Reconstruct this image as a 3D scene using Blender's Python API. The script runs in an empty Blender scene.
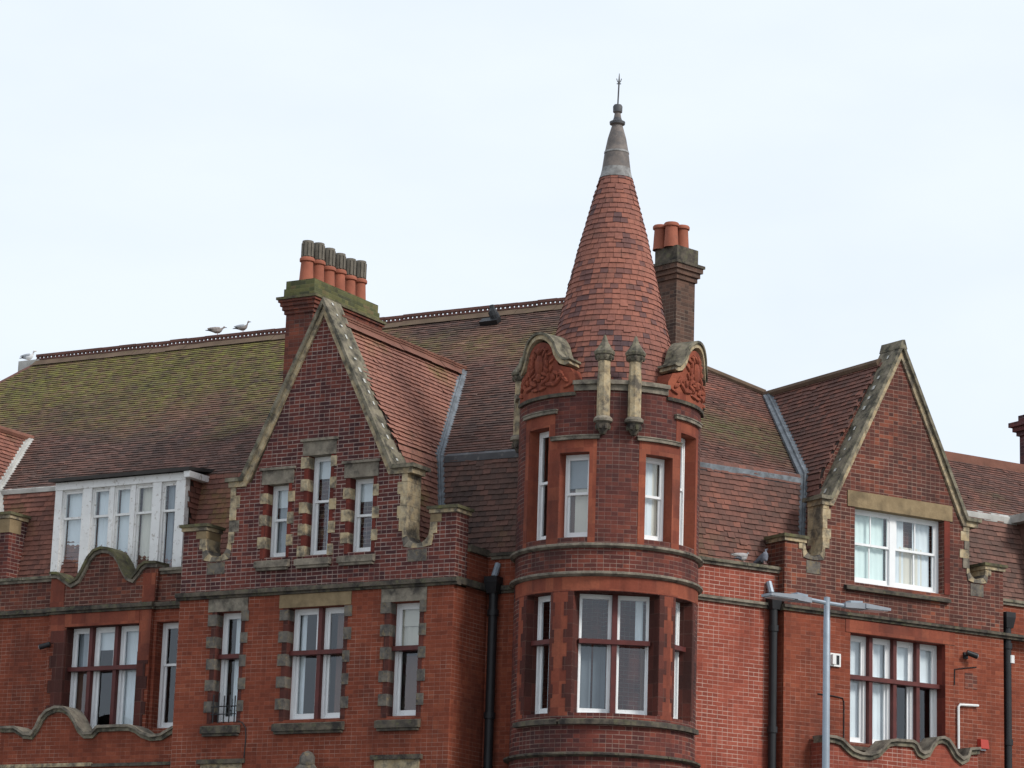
import bpy, math, random
from mathutils import Vector, Matrix, noise
from mathutils.geometry import tessellate_polygon
random.seed(7)
R = math.radians
sc = bpy.context.scene
col = sc.collection

# ------------------------------------------------------------------ camera
cam_data = bpy.data.cameras.new('camera')
cam = bpy.data.objects.new('camera', cam_data); col.objects.link(cam)
cam_data.sensor_fit = 'HORIZONTAL'; cam_data.sensor_width = 36.0
cam_data.lens = 2858.5 / 1024 * 36
cam_data.clip_start = 0.5; cam_data.clip_end = 6000
cam.matrix_world = (Matrix.Translation((0, 0, 1.6)) @ Matrix.Rotation(math.pi/2 + 0.226634, 4, 'X')
                    @ Matrix.Rotation(0.0323845, 4, 'Z'))
sc.camera = cam

# ------------------------------------------------------------------ light: bright overcast sky and a weak, wide sun
SUN_EL, SUN_AZ = 36.0, 126.0          # azimuth clockwise from +Y
w = bpy.data.worlds.new('World'); sc.world = w; w.use_nodes = True
nt = w.node_tree; nt.nodes.clear()
sky = nt.nodes.new('ShaderNodeTexSky'); sky.sky_type = 'NISHITA'; sky.sun_disc = False
sky.sun_elevation = R(SUN_EL); sky.sun_rotation = R(SUN_AZ)
bg1 = nt.nodes.new('ShaderNodeBackground'); bg1.inputs[1].default_value = 0.12
nt.links.new(sky.outputs[0], bg1.inputs[0])
tc = nt.nodes.new('ShaderNodeTexCoord'); ns = nt.nodes.new('ShaderNodeTexNoise')
mp = nt.nodes.new('ShaderNodeMapping'); mp.inputs['Scale'].default_value = (1, 1, 2.6)
nt.links.new(tc.outputs['Generated'], mp.inputs[0]); nt.links.new(mp.outputs[0], ns.inputs['Vector'])
ns.inputs['Scale'].default_value = 7.0; ns.inputs['Detail'].default_value = 4; ns.inputs['Roughness'].default_value = 0.5
rp = nt.nodes.new('ShaderNodeValToRGB')
rp.color_ramp.elements[0].position = 0.36; rp.color_ramp.elements[0].color = (0.72, 0.79, 0.89, 1)
rp.color_ramp.elements[1].position = 0.66; rp.color_ramp.elements[1].color = (0.765, 0.83, 0.90, 1)
nt.links.new(ns.outputs['Fac'], rp.inputs[0])
bg2 = nt.nodes.new('ShaderNodeBackground'); bg2.inputs[1].default_value = 1.12
nt.links.new(rp.outputs[0], bg2.inputs[0])
mx = nt.nodes.new('ShaderNodeMixShader'); mx.inputs[0].default_value = 0.93
nt.links.new(bg1.outputs[0], mx.inputs[1]); nt.links.new(bg2.outputs[0], mx.inputs[2])
out = nt.nodes.new('ShaderNodeOutputWorld'); nt.links.new(mx.outputs[0], out.inputs[0])
sd = bpy.data.lights.new('sun', 'SUN'); sd.energy = 2.6; sd.angle = R(14); sd.color = (1, 0.96, 0.9)
so = bpy.data.objects.new('sun', sd); col.objects.link(so)
sdir = Vector((math.sin(R(SUN_AZ))*math.cos(R(SUN_EL)), math.cos(R(SUN_AZ))*math.cos(R(SUN_EL)), math.sin(R(SUN_EL))))
so.rotation_euler = sdir.to_track_quat('Z', 'Y').to_euler()
sc.view_settings.view_transform = 'Standard'; sc.view_settings.look = 'None'
sc.view_settings.exposure = 0.12; sc.view_settings.gamma = 1.0; sc.view_settings.use_curve_mapping = False

# ------------------------------------------------------------------ material helpers
class NT:
    def __init__(self, name):
        self.m = bpy.data.materials.new(name); self.m.use_nodes = True
        self.t = self.m.node_tree; self.t.nodes.clear()
        self.out = self.t.nodes.new('ShaderNodeOutputMaterial')
    def n(self, typ, **kw):
        x = self.t.nodes.new('ShaderNode' + typ)
        for k, v in kw.items(): setattr(x, k, v)
        return x
    def l(self, a, b): self.t.links.new(a, b)
    def sock(self, inp, v):
        if hasattr(v, 'is_output') or isinstance(v, bpy.types.NodeSocket): self.l(v, inp)
        else: inp.default_value = (tuple(v)+(1,) if isinstance(v, tuple) and len(v) == 3 and inp.type == 'RGBA' else v)
    def math(self, op, a, b=0.0, c=None, clamp=False):
        x = self.n('Math', operation=op, use_clamp=clamp)
        self.sock(x.inputs[0], a); self.sock(x.inputs[1], b)
        if c is not None: self.sock(x.inputs[2], c)
        return x.outputs[0]
    def mix(self, f, a, b, blend='MIX'):
        x = self.n('Mix', data_type='RGBA', blend_type=blend)
        self.sock(x.inputs[0], f); self.sock(x.inputs[6], a); self.sock(x.inputs[7], b)
        return x.outputs[2]
    def ramp(self, f, stops, interp='LINEAR'):
        x = self.n('ValToRGB'); cr = x.color_ramp; cr.interpolation = interp
        while len(cr.elements) < len(stops): cr.elements.new(0.5)
        for e, (p, c) in zip(cr.elements, stops):
            e.position = p; e.color = (c[0], c[1], c[2], 1)
        self.sock(x.inputs[0], f); return x.outputs[0]
    def noise(self, scale, detail=3, rough=0.55, vec=None, kind='Object', stretch=None):
        x = self.n('TexNoise'); x.inputs['Scale'].default_value = scale
        x.inputs['Detail'].default_value = detail; x.inputs['Roughness'].default_value = rough
        if vec is None:
            t = self.n('TexCoord'); vec = t.outputs[kind]
        if stretch:
            mpp = self.n('Mapping'); mpp.inputs['Scale'].default_value = stretch; self.l(vec, mpp.inputs[0]); vec = mpp.outputs[0]
        self.l(vec, x.inputs['Vector']); return x.outputs['Fac']
    def remap(self, v, a, b, c=0.0, d=1.0):
        x = self.n('MapRange'); self.sock(x.inputs[0], v)
        for i, k in enumerate((a, b, c, d)): x.inputs[i+1].default_value = k
        return x.outputs[0]
    def finish(self, colr, rough=0.85, bump=None, bstr=0.4, bdist=0.01, spec=0.25, metal=0.0):
        p = self.n('BsdfPrincipled'); self.sock(p.inputs['Base Color'], colr); self.sock(p.inputs['Roughness'], rough)
        p.inputs['Specular IOR Level'].default_value = spec; p.inputs['Metallic'].default_value = metal
        if bump is not None:
            b = self.n('Bump'); b.inputs['Strength'].default_value = bstr; b.inputs['Distance'].default_value = bdist
            self.l(bump, b.inputs['Height']); self.l(b.outputs[0], p.inputs['Normal'])
        self.l(p.outputs[0], self.out.inputs[0]); return self.m

def brick_mat(name, ramp, mortar, mw=0.011, bw=0.225, bh=0.075, mort_vis=(0.35, 0.65, 0.0, 1.0), mnoise=0.5,
              soot=(0.55, 0.8, 0.0, 0.6), sootcol=(0.03, 0.022, 0.022), patch=None, seed=0.0, spread=0.72):
    """running-bond masonry in metres of UV; every brick its own tone, mortar that comes and goes, blotches of soot"""
    t = NT(name)
    uv = t.n('UVMap'); uv.uv_map = 'UVMap'
    sp = t.n('SeparateXYZ'); t.l(uv.outputs[0], sp.inputs[0])
    wob = t.noise(1.3, 1)
    u = t.math('DIVIDE', sp.outputs[0], bw); v = t.math('DIVIDE', t.math('ADD', sp.outputs[1], t.math('MULTIPLY', wob, 0.02)), bh)
    row = t.math('FLOOR', v)
    uu = t.math('ADD', u, t.math('MULTIPLY', t.math('MODULO', row, 2.0), 0.5))
    idx = t.math('FLOOR', uu); fu = t.math('FRACT', uu); fv = t.math('FRACT', v)
    # every other brick split as a header now and then
    cb = t.n('CombineXYZ'); t.l(idx, cb.inputs[0]); t.l(row, cb.inputs[1]); cb.inputs[2].default_value = seed
    wn = t.n('TexWhiteNoise', noise_dimensions='3D'); t.l(cb.outputs[0], wn.inputs['Vector'])
    hd = t.math('GREATER_THAN', wn.outputs['Value'], 0.45)
    fh = t.math('ABSOLUTE', t.math('SUBTRACT', fu, 0.5))
    du = t.math('MULTIPLY', t.math('MINIMUM', fu, t.math('SUBTRACT', 1.0, fu)), bw*1.35)
    dh = t.math('ADD', t.math('MULTIPLY', fh, bw*1.6), t.math('MULTIPLY', t.math('SUBTRACT', 1.0, hd), 1.0))
    dv = t.math('MULTIPLY', t.math('MINIMUM', fv, t.math('SUBTRACT', 1.0, fv)), bh)
    dist = t.math('MINIMUM', t.math('MINIMUM', du, dh), dv)
    msk = t.remap(dist, mw*0.35, mw*0.75, 1.0, 0.0)
    half = t.math('GREATER_THAN', fu, 0.5)
    cb2 = t.n('CombineXYZ'); t.l(t.math('ADD', idx, t.math('MULTIPLY', t.math('MULTIPLY', half, hd), 0.37)), cb2.inputs[0])
    t.l(row, cb2.inputs[1]); cb2.inputs[2].default_value = seed + 3.3
    wn2 = t.n('TexWhiteNoise', noise_dimensions='3D'); t.l(cb2.outputs[0], wn2.inputs['Vector'])
    big = t.noise(0.55, 4, 0.6)
    tone = t.math('ADD', t.math('MULTIPLY', wn2.outputs['Value'], spread), t.math('MULTIPLY', t.math('SUBTRACT', big, 0.5), 1.1), clamp=True)
    tone = t.math('ADD', tone, 0.5-spread*0.5, clamp=True)
    c = t.ramp(tone, ramp)
    fine = t.noise(26, 2)
    c = t.mix(0.35, c, t.ramp(fine, [(0.3, (0.55, 0.55, 0.55)), (0.7, (1.0, 1.0, 1.0))]), 'MULTIPLY')
    mn = t.remap(t.noise(0.9, 4, 0.6, stretch=(1, 1, 1.3)), *mort_vis)
    mn2 = t.math('MULTIPLY', t.remap(t.noise(9, 2), 0.3, 0.6, 1-mnoise, 1.0), mn)
    c = t.mix(t.math('MULTIPLY', msk, mn2), c, mortar)
    st = t.remap(t.noise(0.8, 5, 0.65, stretch=(1, 1, 0.6)), *soot)
    c = t.mix(st, c, sootcol)
    sk = t.remap(t.noise(2.2, 4, 0.6, stretch=(1.6, 1.6, 0.16)), 0.5, 0.72, 0, 0.42)
    c = t.mix(sk, c, (0.45, 0.42, 0.42), 'MULTIPLY')
    pl_ = t.remap(t.noise(1.6, 3, 0.6), 0.55, 0.75, 0, 0.30)
    c = t.mix(pl_, c, (1.35, 1.3, 1.3), 'MULTIPLY')
    return t.finish(c, 0.9, t.math('SUBTRACT', 1.0, msk), 0.35, 0.012, 0.2)

def stone_mat(name, a, b, dark, lichen=None, dk=(0.5, 0.7, 0, 0.8), sc_=2.2):
    t = NT(name)
    c = t.mix(t.remap(t.noise(sc_*1.7, 4), 0.35, 0.65), a, b)
    c = t.mix(t.remap(t.noise(sc_, 5, 0.65), *dk), c, dark)
    if lichen: c = t.mix(t.remap(t.noise(sc_*2.4, 4, 0.7), 0.52, 0.68, 0, 0.75), c, lichen)
    h = t.noise(30, 3)
    return t.finish(c, 0.92, h, 0.5, 0.012, 0.2)

def tile_mat(name, ramp, mossa=(0.12, 0.13, 0.03), mossb=(0.20, 0.18, 0.03), dirt=(0.06, 0.05, 0.04)):
    t = NT(name)
    at = t.n('Attribute'); at.attribute_name = 'tint'
    am = t.n('Attribute'); am.attribute_name = 'moss'
    big = t.noise(0.5, 4, 0.6)
    tone = t.math('ADD', t.math('MULTIPLY', at.outputs['Fac'], 0.40), t.math('MULTIPLY', t.math('SUBTRACT', big, 0.26), 1.15), clamp=True)
    c = t.ramp(tone, ramp)
    c = t.mix(0.5, c, t.ramp(t.noise(14, 4), [(0.3, (0.5, 0.5, 0.5)), (0.7, (1, 1, 1))]), 'MULTIPLY')
    c = t.mix(t.remap(t.noise(3.0, 5, 0.7), 0.55, 0.75, 0, 0.5), c, dirt)
    mo = t.mix(t.noise(4, 3), mossa, mossb)
    mk = t.math('MULTIPLY', am.outputs['Fac'], t.remap(t.noise(6, 6, 0.75), 0.36, 0.60), clamp=True)
    c = t.mix(mk, c, mo)
    return t.finish(c, 0.88, t.noise(40, 2), 0.3, 0.01, 0.25)

def plain(name, c, rough=0.6, var=0.25, scale=3.0, spec=0.3, metal=0.0, dirt=None, dk=(0.55, 0.75, 0, 0.6)):
    t = NT(name)
    d = tuple(x*(1-var) for x in c)
    k = t.mix(t.remap(t.noise(scale, 4), 0.3, 0.7), d + (1,), tuple(c) + (1,))
    if dirt: k = t.mix(t.remap(t.noise(scale*2.3, 5, 0.7), *dk), k, tuple(dirt) + (1,))
    return t.finish(k, rough, t.noise(35, 2), 0.15, 0.006, spec, metal)

c4 = lambda *a: (a[0], a[1], a[2], 1)
M = {}
M['brick_low'] = brick_mat('smooth red brick', [(0.0, (0.115, 0.031, 0.020)), (0.35, (0.185, 0.047, 0.026)), (0.7, (0.228, 0.058, 0.031)), (1.0, (0.285, 0.082, 0.043))],
                           c4(0.36, 0.22, 0.17), mw=0.009, mort_vis=(0.42, 0.62, 0.16, 0.85), soot=(0.56, 0.85, 0, 0.6), spread=0.55)
M['brick_right'] = brick_mat('red brick with pale pointing', [(0.0, (0.168, 0.041, 0.029)), (0.4, (0.246, 0.060, 0.038)), (0.75, (0.300, 0.077, 0.048)), (1.0, (0.372, 0.114, 0.078))],
                             c4(0.50, 0.36, 0.30), mw=0.011, mort_vis=(0.38, 0.58, 0.10, 0.85), soot=(0.58, 0.88, 0, 0.5), seed=2, spread=0.5)
M['brick_dark'] = brick_mat('burnt purple brick', [(0.0, (0.030, 0.018, 0.022)), (0.3, (0.072, 0.026, 0.026)), (0.62, (0.128, 0.037, 0.030)), (1.0, (0.205, 0.058, 0.040))],
                            c4(0.36, 0.28, 0.24), mw=0.012, mort_vis=(0.3, 0.55, 0.35, 0.95), soot=(0.52, 0.8, 0, 0.75), seed=5, spread=0.58)
M['brick_gable'] = brick_mat('brown red gable brick', [(0.0, (0.042, 0.022, 0.020)), (0.35, (0.088, 0.034, 0.027)), (0.68, (0.145, 0.047, 0.033)), (1.0, (0.30, 0.090, 0.048))],
                             c4(0.30, 0.21, 0.165), mw=0.011, mort_vis=(0.3, 0.58, 0.2, 0.9), soot=(0.52, 0.80, 0, 0.65), seed=7, spread=0.5)
M['brick_turret'] = brick_mat('turret brick', [(0.0, (0.045, 0.022, 0.023)), (0.3, (0.095, 0.031, 0.027)), (0.65, (0.155, 0.042, 0.031)), (1.0, (0.235, 0.064, 0.040))],
                              c4(0.30, 0.215, 0.175), mw=0.011, mort_vis=(0.34, 0.62, 0.1, 0.85), soot=(0.46, 0.72, 0, 0.75), seed=9, spread=0.62)
M['brick_smoked'] = brick_mat('smoked turret brick', [(0.0, (0.036, 0.019, 0.021)), (0.3, (0.075, 0.028, 0.026)), (0.65, (0.125, 0.038, 0.030)), (1.0, (0.19, 0.056, 0.038))],
                              c4(0.25, 0.185, 0.155), mw=0.010, mort_vis=(0.34, 0.62, 0.15, 0.85), soot=(0.48, 0.76, 0, 0.7), seed=21, spread=0.55)
M['brick_stack'] = brick_mat('sooty chimney brick', [(0.0, (0.045, 0.026, 0.034)), (0.35, (0.085, 0.036, 0.040)), (0.7, (0.13, 0.045, 0.045)), (1.0, (0.18, 0.06, 0.05))],
                              c4(0.2, 0.16, 0.15), mw=0.012, soot=(0.5, 0.8, 0, 0.6), seed=12)
M['brick_stack_red'] = brick_mat('red chimney brick', [(0.0, (0.05, 0.026, 0.024)), (0.35, (0.115, 0.038, 0.028)), (1.0, (0.24, 0.070, 0.042))],
                             c4(0.13, 0.09, 0.075), mw=0.012, soot=(0.5, 0.75, 0, 0.75), seed=13)
M['brick_stack_brown'] = brick_mat('brown chimney brick', [(0.0, (0.045, 0.032, 0.028)), (0.35, (0.085, 0.052, 0.040)), (1.0, (0.14, 0.078, 0.056))],
                             c4(0.21, 0.165, 0.13), mw=0.014, soot=(0.54, 0.8, 0, 0.65), seed=14)
M['brick_moss'] = brick_mat('mossy chimney brick', [(0.0, (0.05, 0.05, 0.035)), (0.4, (0.095, 0.10, 0.045)), (0.75, (0.14, 0.135, 0.055)), (1.0, (0.17, 0.11, 0.07))], c4(0.13, 0.13, 0.07), mw=0.012, soot=(0.55, 0.8, 0, 0.6), seed=16)
M['terracotta'] = brick_mat('orange rubbed brick', [(0.0, (0.150, 0.040, 0.026)), (0.4, (0.225, 0.060, 0.036)), (1.0, (0.32, 0.095, 0.052))],
                            c4(0.20, 0.075, 0.05), mw=0.006, bw=0.34, bh=0.225, soot=(0.48, 0.76, 0, 0.75), seed=15, spread=0.62)
M['darkblock'] = brick_mat('dark brown block', [(0.0, (0.050, 0.021, 0.018)), (0.5, (0.085, 0.029, 0.023)), (1.0, (0.13, 0.038, 0.028))],
                           c4(0.13, 0.075, 0.06), mw=0.010, bw=0.3, bh=0.24, soot=(0.55, 0.8, 0, 0.6), seed=18)
M['redblock'] = brick_mat('deep red block', [(0.0, (0.085, 0.022, 0.018)), (0.5, (0.14, 0.031, 0.022)), (1.0, (0.21, 0.045, 0.03))],
                           c4(0.14, 0.06, 0.05), mw=0.006, bw=0.5, bh=0.24, soot=(0.6, 0.85, 0, 0.5), seed=19)
M['stone'] = stone_mat('weathered grey stone', c4(0.17, 0.145, 0.115), c4(0.26, 0.225, 0.175), c4(0.045, 0.04, 0.036), c4(0.17, 0.155, 0.12), dk=(0.44, 0.66, 0, 0.9), sc_=3.6)
M['stone_dark'] = stone_mat('blackened stone', c4(0.060, 0.052, 0.045), c4(0.12, 0.10, 0.075), c4(0.022, 0.02, 0.019), c4(0.12, 0.115, 0.065), dk=(0.45, 0.66, 0, 0.9), sc_=3.6)
M['stone_grey'] = stone_mat('blue grey stone block', c4(0.10, 0.09, 0.08), c4(0.16, 0.14, 0.115), c4(0.045, 0.04, 0.04), c4(0.21, 0.16, 0.09), dk=(0.46, 0.66, 0, 0.85), sc_=4.0)
M['stone_buff'] = stone_mat('buff stone', c4(0.36, 0.27, 0.155), c4(0.46, 0.375, 0.245), c4(0.09, 0.078, 0.066), c4(0.24, 0.215, 0.16), dk=(0.44, 0.62, 0, 0.92), sc_=4.5)
M['stone_lichen'] = stone_mat('mossy stone', c4(0.16, 0.14, 0.105), c4(0.24, 0.21, 0.155), c4(0.045, 0.043, 0.035), c4(0.19, 0.175, 0.105), dk=(0.42, 0.62, 0, 0.92), sc_=4.6)
M['stone_moss'] = stone_mat('green mossy stone', c4(0.095, 0.085, 0.052), c4(0.15, 0.135, 0.075), c4(0.04, 0.036, 0.03), c4(0.13, 0.13, 0.045), dk=(0.42, 0.66, 0, 0.9), sc_=3.2)
M['stone_ochre'] = stone_mat('ochre lintel stone', c4(0.20, 0.145, 0.082), c4(0.27, 0.20, 0.115), c4(0.09, 0.07, 0.045), dk=(0.5, 0.75, 0, 0.75), sc_=2.6)
M['tile_brown'] = tile_mat('brown plain tile', [(0.0, (0.058, 0.044, 0.042)), (0.35, (0.117, 0.072, 0.060)), (0.65, (0.176, 0.091, 0.072)), (1.0, (0.260, 0.137, 0.104))], (0.095, 0.100, 0.045), (0.250, 0.230, 0.042))
M['tile_red'] = tile_mat('red plain tile', [(0.0, (0.094, 0.050, 0.045)), (0.35, (0.188, 0.085, 0.065)), (0.7, (0.275, 0.115, 0.083)), (1.0, (0.400, 0.169, 0.112))])
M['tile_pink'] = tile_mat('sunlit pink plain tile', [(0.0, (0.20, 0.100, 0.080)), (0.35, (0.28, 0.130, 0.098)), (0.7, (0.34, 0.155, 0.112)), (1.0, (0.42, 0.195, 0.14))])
M['tile_cone'] = tile_mat('turret tile', [(0.0, (0.095, 0.058, 0.060)), (0.28, (0.205, 0.090, 0.072)), (0.6, (0.30, 0.118, 0.083)), (1.0, (0.40, 0.175, 0.13))])
M['tile_right'] = tile_mat('mixed red tile', [(0.0, (0.070, 0.046, 0.042)), (0.3, (0.125, 0.068, 0.056)), (0.6, (0.190, 0.088, 0.068)), (0.85, (0.28, 0.112, 0.078)), (1.0, (0.40, 0.140, 0.085))], (0.090, 0.092, 0.046), (0.150, 0.140, 0.050))
M['underlay'] = plain('roof underlay', (0.05, 0.035, 0.03), 0.95)
M['ridge_red'] = plain('ridge tile clay', (0.15, 0.068, 0.055), 0.85, 0.4, 2.5, dirt=(0.09, 0.07, 0.055))
M['ridge_foot'] = plain('mossy ridge foot', (0.155, 0.105, 0.072), 0.9, 0.4, 3, dirt=(0.13, 0.125, 0.045))
M['ridge_orange'] = plain('orange ridge tile', (0.21, 0.092, 0.064), 0.85, 0.4, 2.5, dirt=(0.12, 0.08, 0.06))
M['lead'] = plain('lead sheet', (0.20, 0.225, 0.25), 0.6, 0.55, 4, dirt=(0.075, 0.08, 0.085), dk=(0.45, 0.65, 0, 0.8))
M['lead_dark'] = plain('dark lead', (0.085, 0.085, 0.09), 0.6, 0.4, 2.5, dirt=(0.22, 0.21, 0.19))
M['cap_lead'] = plain('streaked lead', (0.30, 0.295, 0.285), 0.6, 0.5, 5, dirt=(0.13, 0.12, 0.115), dk=(0.45, 0.62, 0, 0.8))
M['cap_dark'] = plain('brown grey lead', (0.21, 0.175, 0.155), 0.65, 0.5, 4, dirt=(0.08, 0.075, 0.075), dk=(0.45, 0.65, 0, 0.8))
M['lead_pale'] = plain('pale lead', (0.46, 0.45, 0.42), 0.55, 0.35, 3, dirt=(0.2, 0.18, 0.15))
M['white'] = plain('white gloss paint', (0.80, 0.81, 0.81), 0.4, 0.08, 4, dirt=(0.45, 0.42, 0.38), dk=(0.64, 0.78, 0, 0.7))
M['white_old'] = plain('peeling white paint', (0.78, 0.77, 0.75), 0.5, 0.12, 5, dirt=(0.3, 0.25, 0.2), dk=(0.57, 0.68, 0, 0.75))
M['redpaint'] = plain('oxblood paint', (0.115, 0.026, 0.022), 0.5, 0.35, 4, dirt=(0.06, 0.02, 0.02))
M['coping_dots'] = plain('white coping dots', (0.52, 0.52, 0.48), 0.9, 0.3, 9)
M['black'] = plain('black cast iron', (0.018, 0.018, 0.02), 0.45, 0.3, 5)
M['felt'] = plain('dark roofing felt', (0.05, 0.045, 0.042), 0.9, 0.3, 5)
M['clay'] = plain('orange clay pot', (0.33, 0.105, 0.062), 0.8, 0.3, 4, dirt=(0.16, 0.09, 0.06))
M['cowl'] = plain('grey louvred cowl', (0.17, 0.15, 0.12), 0.8, 0.4, 8, dirt=(0.05, 0.045, 0.04))
M['net'] = plain('net curtain', (0.80, 0.83, 0.85), 0.9, 0.1, 2)
M['net_warm'] = plain('cream curtain', (0.74, 0.68, 0.58), 0.9, 0.1, 2)
M['net_green'] = plain('pale green curtain', (0.78, 0.88, 0.84), 0.9, 0.1, 2)
M['drape'] = plain('grey drape', (0.34, 0.37, 0.40), 0.9, 0.2, 2)
M['slate'] = plain('slate blue drape', (0.15, 0.17, 0.19), 0.9, 0.2, 2)
M['drape_brown'] = plain('brown drape', (0.16, 0.085, 0.06), 0.9, 0.2, 2)
M['room'] = plain('dim room wall', (0.16, 0.15, 0.14), 0.95, 0.2, 0.5)
M['galv'] = plain('galvanised steel', (0.28, 0.325, 0.375), 0.45, 0.2, 5, metal=0.3)
M['lamp_grey'] = plain('grey lantern casing', (0.25, 0.27, 0.30), 0.5, 0.2, 5)
M['lens'] = plain('clear lens', (0.45, 0.47, 0.5), 0.15, 0.1, 5, spec=0.6)
M['alarm'] = plain('red plastic', (0.40, 0.045, 0.03), 0.35, 0.1, 5)
M['plastic'] = plain('white plastic', (0.72, 0.72, 0.70), 0.4, 0.1, 5)
M['gull_white'] = plain('white feathers', (0.74, 0.74, 0.74), 0.8, 0.1, 20)
M['gull_grey'] = plain('grey feathers', (0.42, 0.44, 0.47), 0.8, 0.2, 20)
M['gull_brown'] = plain('mottled brown feathers', (0.36, 0.315, 0.295), 0.8, 0.5, 25)
M['gull_dark'] = plain('dark tail feathers', (0.06, 0.055, 0.06), 0.8, 0.2, 20)
M['beak'] = plain('yellow beak', (0.55, 0.36, 0.06), 0.5, 0.1, 20)
M['legs'] = plain('pink legs', (0.45, 0.28, 0.26), 0.6, 0.1, 20)
M['pigeon'] = plain('blue grey feathers', (0.17, 0.18, 0.22), 0.7, 0.35, 20)
M['pigeon_pale'] = plain('pale grey feathers', (0.40, 0.385, 0.38), 0.7, 0.35, 20, dirt=(0.2, 0.2, 0.22))
M['asphalt'] = plain('asphalt', (0.052, 0.052, 0.055), 0.9, 0.3, 2)
M['paving'] = plain('paving slabs', (0.30, 0.29, 0.27), 0.9, 0.25, 2)
M['kerb'] = plain('kerb stone', (0.32, 0.31, 0.30), 0.9, 0.2, 3)
M['earth'] = plain('ground', (0.27, 0.26, 0.22), 0.95, 0.4, 0.3)
M['line'] = plain('road paint', (0.75, 0.75, 0.72), 0.7, 0.15, 4)
def glass_mat():
    t = NT('window glass')
    fr = t.n('Fresnel'); ge = t.n('NewGeometry'); t.l(t.math('SUBTRACT', 1.8, t.math('MULTIPLY', ge.outputs['Backfacing'], 1.8-1/1.8)), fr.inputs['IOR'])
    tr = t.n('BsdfTransparent'); tr.inputs[0].default_value = (0.90, 0.94, 0.95, 1)
    gl = t.n('BsdfGlossy'); gl.inputs['Roughness'].default_value = 0.03; gl.inputs[0].default_value = (0.9, 0.95, 1, 1)
    b = t.n('Bump'); b.inputs['Strength'].default_value = 0.08; b.inputs['Distance'].default_value = 0.02
    t.l(t.noise(1.7, 2), b.inputs['Height']); t.l(b.outputs[0], gl.inputs['Normal'])
    m = t.n('MixShader'); t.l(fr.outputs[0], m.inputs[0]); t.l(tr.outputs[0], m.inputs[1]); t.l(gl.outputs[0], m.inputs[2])
    t.l(m.outputs[0], t.out.inputs[0]); return t.m
M['glass'] = glass_mat()

# ------------------------------------------------------------------ geometry helpers
class Fr:                                   # a facade frame: s along the wall, d outwards, z up
    def __init__(s, o, ang_t): s.o = Vector((o[0], o[1], 0)); s.t = Vector((math.cos(ang_t), math.sin(ang_t), 0)); s.n = Vector((s.t.y, -s.t.x, 0))
    def P(s, a, d, z): q = s.o + s.t*a + s.n*d; return Vector((q.x, q.y, z))
COR = (1.725, 49.528)
L = Fr(COR, -R(30.5)); RT = Fr(COR, R(31.3))
TX, TY = 1.777, 50.0
def TF(phi): return Fr((TX, TY), R(phi))     # turret frame: d from the axis, facing phi degrees right of the camera
def CY(phi, r, z): return Vector((TX + r*math.sin(R(phi)), TY - r*math.cos(R(phi)), z))

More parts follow.
